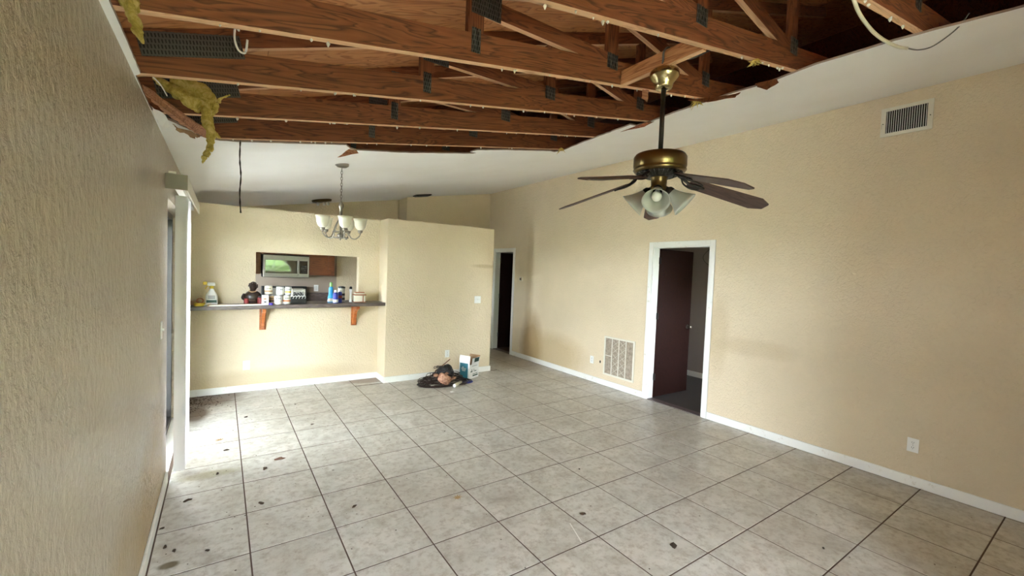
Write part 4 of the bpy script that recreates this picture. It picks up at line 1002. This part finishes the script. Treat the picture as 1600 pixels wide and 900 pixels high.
# black tin with white swirls
t = empty('black_tin', (0.825, 6.12, bt(0.825))); tag(t, 'black tin with white swirling decoration right of the stacked cans', 'tin')
BX('body', (-0.095, -0.04, 0), (0.095, 0.04, 0.09), m_black, t, bevel=0.01)
b = newbm(); box(b, (-0.082, -0.034, 0.09), (0.082, 0.034, 0.19)); obj('upper_body', b, m_ss, t, bevel=0.008)
b = newbm()
for s, cx_, cz_, r_ in ((1, -0.05, 0.135, 0.026), (-1, 0.0, 0.12, 0.03), (1, 0.052, 0.150, 0.026), (-1, 0.055, 0.115, 0.02)):
    tube(b, [(cx_ + s * r_ * (1 - k / 14) * math.cos(k * 0.62), -0.036, cz_ + r_ * (1 - k / 14) * math.sin(k * 0.62)) for k in range(12)], 0.0026, 5)
obj('silver_swirl', b, m_wlabel, t, smooth=True)
b = newbm()
for x_ in (-0.07, -0.035, 0.0, 0.035, 0.07):
    tube(b, spline([(x_ - 0.02, -0.042, 0.085), (x_ - 0.005, -0.043, 0.105), (x_ + 0.012, -0.043, 0.095), (x_ + 0.005, -0.043, 0.065)], 4), 0.0028, 5)
obj('white_flourish', b, m_wlabel, t, smooth=True)
BX('dark_panel', (-0.06, -0.0375, 0.1), (0.06, -0.034, 0.15), m_black, t)
# bottles
lathe_thing('dish_soap_bottle', 'sky blue soap bottle with a green cap on the bar', 'bottle', 1.24, 6.20, [('bottle', [(0.040, 0), (0.044, 0.01), (0.040, 0.07), (0.030, 0.11), (0.030, 0.18), (0.026, 0.205), (0.012, 0.215)], m_blue, 1, 0.7), ('label', [(0.0445, 0.012), (0.0405, 0.055)], m_cream_c, 1.0, 0.72), ('cap', [(0.015, 0.213), (0.020, 0.225), (0.018, 0.265), (0.010, 0.275)], m_green, 1, 1)])
lathe_thing('spray_can', 'short navy blue can with white label in front of the soap', 'can', 1.272, 6.06, [('can', [(0.033, 0), (0.034, 0.006), (0.034, 0.125), (0.022, 0.145)], m_navy, 1, 1), ('label', [(0.0343, 0.01), (0.0343, 0.05)], m_wlabel, 1, 1), ('cap', [(0.020, 0.145), (0.018, 0.175)], m_wlabel, 1, 1)])
lathe_thing('spray_can', 'dark navy can squeezed right of the short blue can', 'can', 1.338, 6.11, [('can', [(0.026, 0), (0.027, 0.006), (0.027, 0.13), (0.018, 0.15)], m_navy, 1, 1), ('label', [(0.0273, 0.06), (0.0273, 0.10)], m_red, 1, 1), ('cap', [(0.017, 0.15), (0.017, 0.19)], m_plate, 1, 1)])
lathe_thing('canister', 'slim black topped silver canister behind the blue cans', 'canister', 1.385, 6.235, [('body', [(0.045, 0), (0.045, 0.19)], m_ss, 1, 1), ('pattern_band', [(0.0455, 0.03), (0.0455, 0.06)], m_black, 1, 1), ('pattern_band', [(0.0455, 0.09), (0.0455, 0.12)], m_black, 1, 1), ('lid', [(0.048, 0.19), (0.048, 0.21), (0.02, 0.218)], m_black, 1, 1)])
lathe_thing('white_bottle', 'slender white bottle with a black cap at the pass-through edge', 'bottle', 1.50, 6.20, [('bottle', [(0.020, 0), (0.021, 0.01), (0.013, 0.05), (0.014, 0.12), (0.021, 0.165), (0.021, 0.18)], m_wlabel, 1, 1), ('cap', [(0.018, 0.18), (0.018, 0.205), (0.010, 0.215)], m_black, 1, 1)])
t = empty('ceramic_jar', (1.598, 6.12, bt(1.598))); tag(t, 'cream and terracotta square ceramic jar at the right of the bar', 'jar')
BX('body', (-0.075, -0.045, 0.004), (0.075, 0.045, 0.10), m_cream_c, t, bevel=0.012); BX('foot', (-0.079, -0.049, 0), (0.079, 0.049, 0.01), m_terra, t, bevel=0.003)
BX('side_panel', (0.034, -0.0465, 0.01), (0.046, -0.044, 0.095), m_terra, t); BX('rim', (-0.083, -0.052, 0.098), (0.083, 0.052, 0.112), m_terra, t, bevel=0.005)
BX('lid', (-0.066, -0.04, 0.112), (0.066, 0.04, 0.13), m_cream_c, t, bevel=0.005); BX('lid_rim', (-0.062, -0.036, 0.130), (0.062, 0.036, 0.142), m_terra, t, bevel=0.004)

# ------------------------------------------------------------------ kitchen
t = empty('kitchen_counter', (0, YK, 0)); tag(t, 'kitchen base cabinets with dark counter seen through the pass-through', 'counter')
BX('cabinet', (XL + 0.01, -0.58, 0), (0.55, -0.01, 0.88), m_cab, t); BX('cabinet', (1.265, -0.58, 0), (2.90, -0.01, 0.88), m_cab, t)
BX('worktop', (XL + 0.01, -0.62, 0.88), (0.55, -0.01, 0.92), m_counter, t); BX('worktop', (1.265, -0.62, 0.88), (2.90, -0.01, 0.92), m_counter, t)
BX('upstand', (1.265, -0.03, 0.92), (1.76, -0.008, 1.135), m_counter, t); BX('upstand', (1.76, -0.03, 0.92), (2.9, -0.008, 0.985), m_counter, t)
t = empty('stove', (0.907, YK, 0)); tag(t, 'black electric range with grey control panel behind the cans', 'stove')
BX('body', (-0.345, -0.62, 0), (0.345, -0.01, 0.93), m_black, t, bevel=0.006); BX('backguard', (-0.347, -0.09, 0.93), (0.347, -0.012, 1.245), m_black, t, bevel=0.008)
BX('control_panel', (-0.30, -0.095, 0.98), (0.29, -0.09, 1.215), m_ss, t)
for k in range(5):
    b = newbm(); lathe(b, [(0.022, 0), (0.020, 0.02)], 14, mat4=Matrix.Rotation(PI / 2, 4, 'X')); obj('knob', b, m_black, t, loc=(-0.22 + k * 0.11, -0.096, 1.10))
for sx_ in (-0.17, 0.17):
    for sy_ in (-0.45, -0.2):
        b = newbm(); pts = [((0.08 - 0.004 * k / 3) * math.cos(k * 0.5), (0.08 - 0.004 * k / 3) * math.sin(k * 0.5), 0) for k in range(40)]; tube(b, pts, 0.005, 5); obj('burner', b, m_steel, t, loc=(sx_, sy_, 0.936))
def upper(x0, x1, z0, z1, lab):
    t = empty('wall_cabinet', (x0, YK, z0)); tag(t, lab, 'cabinet'); w, h = x1 - x0, z1 - z0
    BX('carcass', (0, -0.32, 0), (w, -0.008, h), m_cab, t)
    d_ = BX('door', (0.01, -0.34, 0.01), (w - 0.06 if w > 0.35 else w - 0.01, -0.321, h - 0.01), m_cab, t, bevel=0.003)
    wd = (w - 0.06 if w > 0.35 else w - 0.01)
    b_ = newbm()
    for lo, hi in (((0.01, -0.35, 0.01), (0.06, -0.34, h - 0.01)), ((wd - 0.05, -0.35, 0.01), (wd, -0.34, h - 0.01)), ((0.06, -0.35, 0.01), (wd - 0.05, -0.34, 0.06)), ((0.06, -0.35, h - 0.06), (wd - 0.05, -0.34, h - 0.01))): box(b_, lo, hi)
    obj('door_frame', b_, m_cab, d_)
upper(0.05, 0.525, 1.455, 2.1, 'dark wooden wall cabinet left of the microwave'); upper(1.235, 1.66, 1.455, 2.1, 'orange brown wooden wall cabinet right of the microwave')
t = empty('wall_cabinet', (0.53, YK, 1.785)); tag(t, 'short dark cabinet directly above the microwave', 'cabinet'); BX('carcass', (0, -0.32, 0), (0.70, -0.008, 0.31), m_cab, t); BX('door', (0.01, -0.34, 0.01), (0.345, -0.321, 0.30), m_cab, t); BX('door', (0.355, -0.34, 0.01), (0.69, -0.321, 0.30), m_cab, t)
t = empty('microwave', (0.90, YK, 1.40)); tag(t, 'stainless over-the-range microwave with dark glass door', 'microwave')
BX('body', (-0.345, -0.36, 0.005), (0.345, -0.01, 0.375), m_black, t, bevel=0.004); BX('front', (-0.34, -0.378, 0.01), (0.34, -0.36, 0.37), m_ss, t, bevel=0.004)
BX('door_glass', (-0.31, -0.381, 0.075), (0.155, -0.378, 0.29), m_mirror, t); BX('control_panel', (0.195, -0.381, 0.075), (0.315, -0.378, 0.29), m_mirror, t)
b = newbm(); tube(b, spline([(0.172, -0.38, 0.05), (0.172, -0.41, 0.08), (0.172, -0.415, 0.18), (0.172, -0.41, 0.28), (0.172, -0.38, 0.31)], 5), 0.010, 8); obj('handle', b, m_ss, t, smooth=True)
for r_ in range(4):
    for c_ in range(3): BX('button', (0.215 + c_ * 0.032, -0.3822, 0.09 + r_ * 0.035), (0.238 + c_ * 0.032, -0.381, 0.11 + r_ * 0.035), m_steel, t)

# ------------------------------------------------------------------ pile and box on the floor
t = empty('carton', (3.106, 5.606, 0), math.radians(-63)); tag(t, 'open cardboard carton with teal front panel standing at the partition', 'box')
w, dp, h = 0.19, 0.25, 0.245
BX('front_panel', (-w, 0, 0), (0.0, 0.004, h), m_wlabel, t); BX('side_panel', (-0.004, 0.004, 0), (0.0, dp, h - 0.03), m_wlabel, t)
BX('back_panel', (-w, dp - 0.004, 0), (-0.004, dp, h), m_tan, t); BX('left_panel', (-w, 0.004, 0), (-w + 0.004, dp - 0.004, h), m_tan, t); BX('base', (-w + 0.004, 0.004, 0), (-0.004, dp - 0.004, 0.004), m_tan, t)
o = BX('teal_print', (-w + 0.015, -0.0012, 0.012), (-0.03, -0.0002, 0.235), m_teal, t)
for k, (x_, w_) in enumerate(((0.055, 0.03), (0.04, 0.09), (0.045, 0.08), (0.055, 0.06))): BX('lettering', (-w + x_, -0.002, 0.17 - k * 0.018), (-w + x_ + w_, -0.0012, 0.177 - k * 0.018), m_wlabel, o)
b = newbm(); box(b, (-w, -0.002, 0), (0, 0.002, 0.105)); obj('front_flap', b, m_wlabel, t, loc=(0, 0, h), rot=(math.radians(-6), 0, 0))
b = newbm(); box(b, (-0.002, 0.05, 0), (0.002, dp, 0.10)); fl_ = obj('side_flap', b, m_wlabel, t, loc=(0, 0, h - 0.03), rot=(0, math.radians(10), 0))
BX('green_print', (0.002, 0.11, 0.03), (0.003, 0.235, 0.095), m_dgreen, fl_)
b = newbm(); box(b, (-w, -0.002, 0), (0, 0.002, 0.09)); obj('back_flap', b, m_tan, t, loc=(0, dp, h), rot=(math.radians(-25), 0, 0))
for lo, hi in (((0, 0.03, 0.10), (0.001, 0.08, 0.115)), ((0, 0.06, 0.115), (0.001, 0.075, 0.14)), ((0, 0.12, 0.10), (0.001, 0.13, 0.14)), ((0, 0.14, 0.10), (0.001, 0.19, 0.112)), ((0, 0.09, 0.062), (0.001, 0.23, 0.070)), ((0, 0.09, 0.030), (0.001, 0.23, 0.050)), ((0, 0.07, 0.185), (0.001, 0.21, 0.190))): BX('print', lo, hi, m_dgreen, t)

pc = Vector((2.62, 5.62, 0))
t = empty('clay_pot', (2.585, 5.47, 0.01)); tag(t, 'broken tan clay pot buried in the tangled cable pile', 'pot')
b = newbm(); lathe(b, [(0.05, 0.02), (0.085, 0.04), (0.10, 0.09), (0.095, 0.14), (0.075, 0.16)], 20, mat4=Matrix.Rotation(0.5, 4, 'Y')); obj('pot', b, m_skin, t, smooth=True)
b = newbm(); bmesh.ops.create_icosphere(b, subdivisions=2, radius=0.055, matrix=Matrix.Translation((2.70, 5.48, 0.07)) @ Matrix.Diagonal((1.2, 0.9, 0.8, 1)));
for v in b.verts: v.co += Vector((0, 0, 1)) * mnoise.noise(v.co * 20) * 0.015
tag(obj('clay_shard', b, m_skin, smooth=True), 'small pinkish clay lump at the front of the cable pile', 'shard')
b = newbm()
for v in range(1): bmesh.ops.create_icosphere(b, subdivisions=3, radius=0.12, matrix=Matrix.Translation((2.72, 5.63, 0.11)) @ Matrix.Diagonal((1.1, 0.9, 1.25, 1)))
for v in b.verts:
    v.co += (v.co - Vector((2.68, 5.62, 0.05))).normalized() * mnoise.noise(v.co * 14) * 0.05; v.co.z = max(v.co.z, 0.002)
    if v.co.z > 0.2: v.co.z = 0.2 + (v.co.z - 0.2) * 0.9
tag(obj('black_bag', b, m_black, smooth=False), 'crumpled black bag forming the peak of the cable pile', 'bag')
b = newbm(); rs = random.Random(11)
def loopc(cx_, cy_, rx, ry, z, n=20, jit=0.02, a0=0, turns=1.0):
    pts = []
    for k in range(n):
        a = a0 + turns * 2 * PI * k / (n - 1); pts.append((cx_ + rx * math.cos(a) + rs.uniform(-jit, jit), cy_ + ry * math.sin(a) + rs.uniform(-jit, jit) * 0.6, max(0.008, z + rs.uniform(-jit, jit) * 0.6)))
    return pts
for k in range(27):
    q = rs.uniform(0, 1); z = 0.012 + 0.25 * q * rs.uniform(0.5, 1); rad = 0.28 * (1 - q) + 0.06
    tube(b, spline(loopc(2.66 + rs.uniform(-0.05, 0.05), 5.60 + rs.uniform(-0.03, 0.03), rad * rs.uniform(0.8, 1.25), rad * 0.62, z, 14, 0.03, rs.uniform(0, 6), rs.uniform(0.8, 1.5)), 3), 0.0045, 5)
for k in range(8):
    tube(b, spline(loopc(2.66 + rs.uniform(-0.06, 0.06), 5.56, 0.40 * rs.uniform(0.7, 1), 0.19, 0.010, 16, 0.012, rs.uniform(0, 6), 1.2), 3), 0.006, 5)
m_cord = mat('brown_black_cord', (0.03, 0.018, 0.014), 0.35)
for sx_, sy_, sz_, sr_, lb_ in ((2.50, 5.47, 0.16, 0.035, 'small tan shard high on the left of the cable pile'), (2.77, 5.44, 0.10, 0.03, 'small tan shard on the right of the cable pile'), (2.66, 5.46, 0.17, 0.028, 'small pale shard above the clay pot in the pile')):
    bb_ = newbm(); bmesh.ops.create_icosphere(bb_, subdivisions=1, radius=sr_, matrix=Matrix.Diagonal((1.2, 0.7, 0.8, 1))); tag(obj('clay_shard', bb_, m_skin, loc=(sx_, sy_, sz_)), lb_, 'shard')
o = tag(obj('cable_tangle', b, m_cord), 'tangled heap of thin black cables on the floor by the partition', 'cables'); o['kind'] = 'stuff'
b = newbm(); tube(b, spline(loopc(2.38, 5.62, 0.09, 0.05, 0.012, 12, 0.004), 4), 0.008, 6); tag(obj('cord_loop', b, m_black, smooth=True), 'single black cord loop at the left end of the pile', 'cord')
b = newbm(); tube(b, spline(loopc(3.00, 5.45, 0.075, 0.04, 0.012, 12, 0.004), 4), 0.007, 6); tag(obj('cord_loop', b, m_navy, smooth=True), 'dark cord loop on the floor in front of the carton', 'cord')
b = newbm(); tube(b, [(2.50, 5.80, 0.02), (2.72, 5.86, 0.15), (2.935, 5.925, 0.262)], 0.006, 6); tag(obj('thin_stick', b, m_beam), 'thin brown stick leaning from the pile against the partition', 'stick')
t = empty('white_tube', (2.72, 5.32, 0.024), math.radians(38)); tag(t, 'cream plastic cylinder lying in front of the pile', 'tube')
b = newbm(); lathe(b, [(0.021, 0.0), (0.0235, 0.004), (0.0235, 0.20), (0.016, 0.205)], 18, mat4=Matrix.Rotation(PI / 2, 4, 'Y')); obj('body', b, m_cream_c, t, smooth=True)
b = newbm(); lathe(b, [(0.0225, -0.012), (0.024, -0.01), (0.024, 0.002)], 18, mat4=Matrix.Rotation(PI / 2, 4, 'Y')); obj('cap', b, m_plate, t, smooth=True)
b = newbm(); lathe(b, [(0.010, 0.0), (0.014, 0.004), (0.014, 0.05), (0.008, 0.055)], 12, mat4=Matrix.Rotation(PI / 2, 4, 'Y')); tag(obj('small_white_piece', b, m_plate, loc=(2.42, 5.44, 0.018), rot=(0, 0, 0.3)), 'small white plastic piece at the front left of the pile', 'plastic piece')
b = newbm(); bmesh.ops.create_icosphere(b, subdivisions=1, radius=0.018, matrix=Matrix.Diagonal((1.4, 1, 0.5, 1)));
tag(obj('drywall_crumb', b, m_plate, loc=(2.576, 5.115, 0.009)), 'single white crumb on the tiles in front of the pile', 'crumb')

# ------------------------------------------------------------------ debris on the floor
def chip(x, y, s, lab, m=m_debris, seed=0, name='debris_chip', cat='debris'):
    rs = random.Random(seed * 31 + 5); b_ = newbm(); n = 9; ring = []
    a0 = rs.uniform(0, 6)
    el = rs.uniform(0.4, 0.7)
    for k in range(n):
        a = 2 * PI * k / n; r_ = s * rs.uniform(0.45, 1.0)
        ring.append(b_.verts.new((r_ * math.cos(a), r_ * el * math.sin(a), rs.uniform(0.001, s * 0.22))))
    low = [b_.verts.new((v.co.x, v.co.y, 0.0)) for v in ring]
    c_ = b_.verts.new((0, 0, s * rs.uniform(0.2, 0.4))); 
    for k in range(n):
        b_.faces.new((ring[k], ring[(k + 1) % n], c_)); b_.faces.new((low[k], low[(k + 1) % n], ring[(k + 1) % n], ring[k]))
    b_.faces.new(low[::-1])
    o = obj(name, b_, m, loc=(x, y, 0.0006), rot=(0, 0, a0)); tag(o, lab, cat); return o
ch_ = [(-0.176, 3.588, 0.032, 'dark curled debris chip near the left baseboard end'), (0.241, 3.299, 0.026, 'dark debris chip on the second tile column, left foreground'),
       (0.768, 2.945, 0.026, 'dark v-shaped debris chip in the middle foreground tiles'), (2.079, 2.078, 0.032, 'dark debris sliver right of the pale scratch'),
       (2.325, 1.531, 0.038, 'large dark debris flake at the bottom centre right'), (3.131, 1.021, 0.016, 'tiny dark chip near the bottom right tiles'),
       (0.304, 3.86, 0.032, 'dark debris chip beside the brown leaf by the slider'), (-0.009, 3.939, 0.030, 'reddish brown debris by the blinds, on the floor'),
       (0.055, 4.40, 0.028, 'black chip on the bright tiles nearest the sliding door'), (0.229, 5.25, 0.030, 'dark debris sliver on bright tiles far left'),
       (0.728, 5.479, 0.022, 'dark chip on the tiles below the bar counter'), (0.791, 4.715, 0.020, 'small black chip under the chandelier'),
       (-0.251, 3.056, 0.024, 'brown sliver against the left baseboard'), (-0.205, 2.99, 0.020, 'short brown sliver just off the left baseboard'),
       (-0.05, 2.90, 0.018, 'short dark sliver in the left foreground tile'), (-0.285, 3.28, 0.022, 'brown flake tucked at the baseboard base'),
       (2.529, 2.589, 0.016, 'small dark fleck on the centre right tiles'), (1.9, 3.9, 0.014, 'tiny dark fleck on the middle tiles')]
for k, (x, y, s, lab) in enumerate(ch_): chip(x, y, s, lab, seed=k)
chip(0.42, 3.99, 0.05, 'flat brown dried leaf on the tiles near the sliding door', mat('brown_leaf', (0.20, 0.11, 0.08), 0.9), 40, 'dry_leaf', 'leaf')
for x, y, lab in ((1.432, 2.694, 'tan star shaped leaf in the middle of the floor'), (0.0, 4.68, 'pale orange leaf on the bright tiles by the slider')):
    b = newbm(); n = 16; rg = []
    for k in range(n):
        r_ = 0.040 if k % 2 == 0 else 0.017; a = 2 * PI * k / n; rg.append(b.verts.new((r_ * math.cos(a), r_ * 0.8 * math.sin(a), 0.002 + 0.004 * (k % 2 == 0))))
    c_ = b.verts.new((0, 0, 0.002))
    for k in range(n): b.faces.new((rg[k], rg[(k + 1) % n], c_))
    r = bmesh.ops.extrude_face_region(b, geom=b.faces[:]); bmesh.ops.translate(b, verts=[g for g in r['geom'] if isinstance(g, bmesh.types.BMVert)], vec=(0, 0, 0.001))
    tag(obj('dry_leaf', b, m_leaf, loc=(x, y, 0.0005), rot=(0, 0, 0.5)), lab, 'leaf')
b = newbm(); rs = random.Random(21)
for k in range(420):
    x = rs.uniform(-0.28, 4.6); y = rs.uniform(0.4, 6.2)
    if rs.random() < 0.45: x = rs.uniform(-0.28, 1.5); y = rs.uniform(2.6, 6.2)
    if y > 5.85 and x > 1.85: continue
    s = rs.uniform(0.0015, 0.006)
    vs = [b.verts.new((x + s * math.cos(a) * rs.uniform(0.5, 1.3), y + s * math.sin(a), 0.0006)) for a in (0, 1.3, 2.6, 3.9, 5.2)]; tp = b.verts.new((x, y, 0.0006 + s * 0.5))
    for q in range(5): b.faces.new((vs[q], vs[(q + 1) % 5], tp))
for k in range(260):                                   # dirt gathered in the far left corner
    x = -0.31 + abs(rs.gauss(0, 0.16)); y = 6.29 - abs(rs.gauss(0, 0.30)); s = rs.uniform(0.003, 0.011)
    if x > 1.8 : continue
    vs = [b.verts.new((x + s * math.cos(a) * rs.uniform(0.5, 1.3), y + s * math.sin(a), 0.0006)) for a in (0, 1.3, 2.6, 3.9, 5.2)]; tp = b.verts.new((x, y, 0.0006 + s * 0.5))
    for q in range(5): b.faces.new((vs[q], vs[(q + 1) % 5], tp))
o = obj('floor_crumbs', b, m_debris); tag(o, 'scattered tiny dark crumbs and dirt over the tiled floor', 'crumbs'); o['kind'] = 'stuff'
o = BX('scratch_mark', (-0.0035, -0.10, 0), (0.0035, 0.10, 0.0006), m_plate); o.location = (1.893, 1.945, 0.0006); o.rotation_euler = (0, 0, -0.37); tag(o, 'pale straight scratch on a foreground tile', 'scratch')
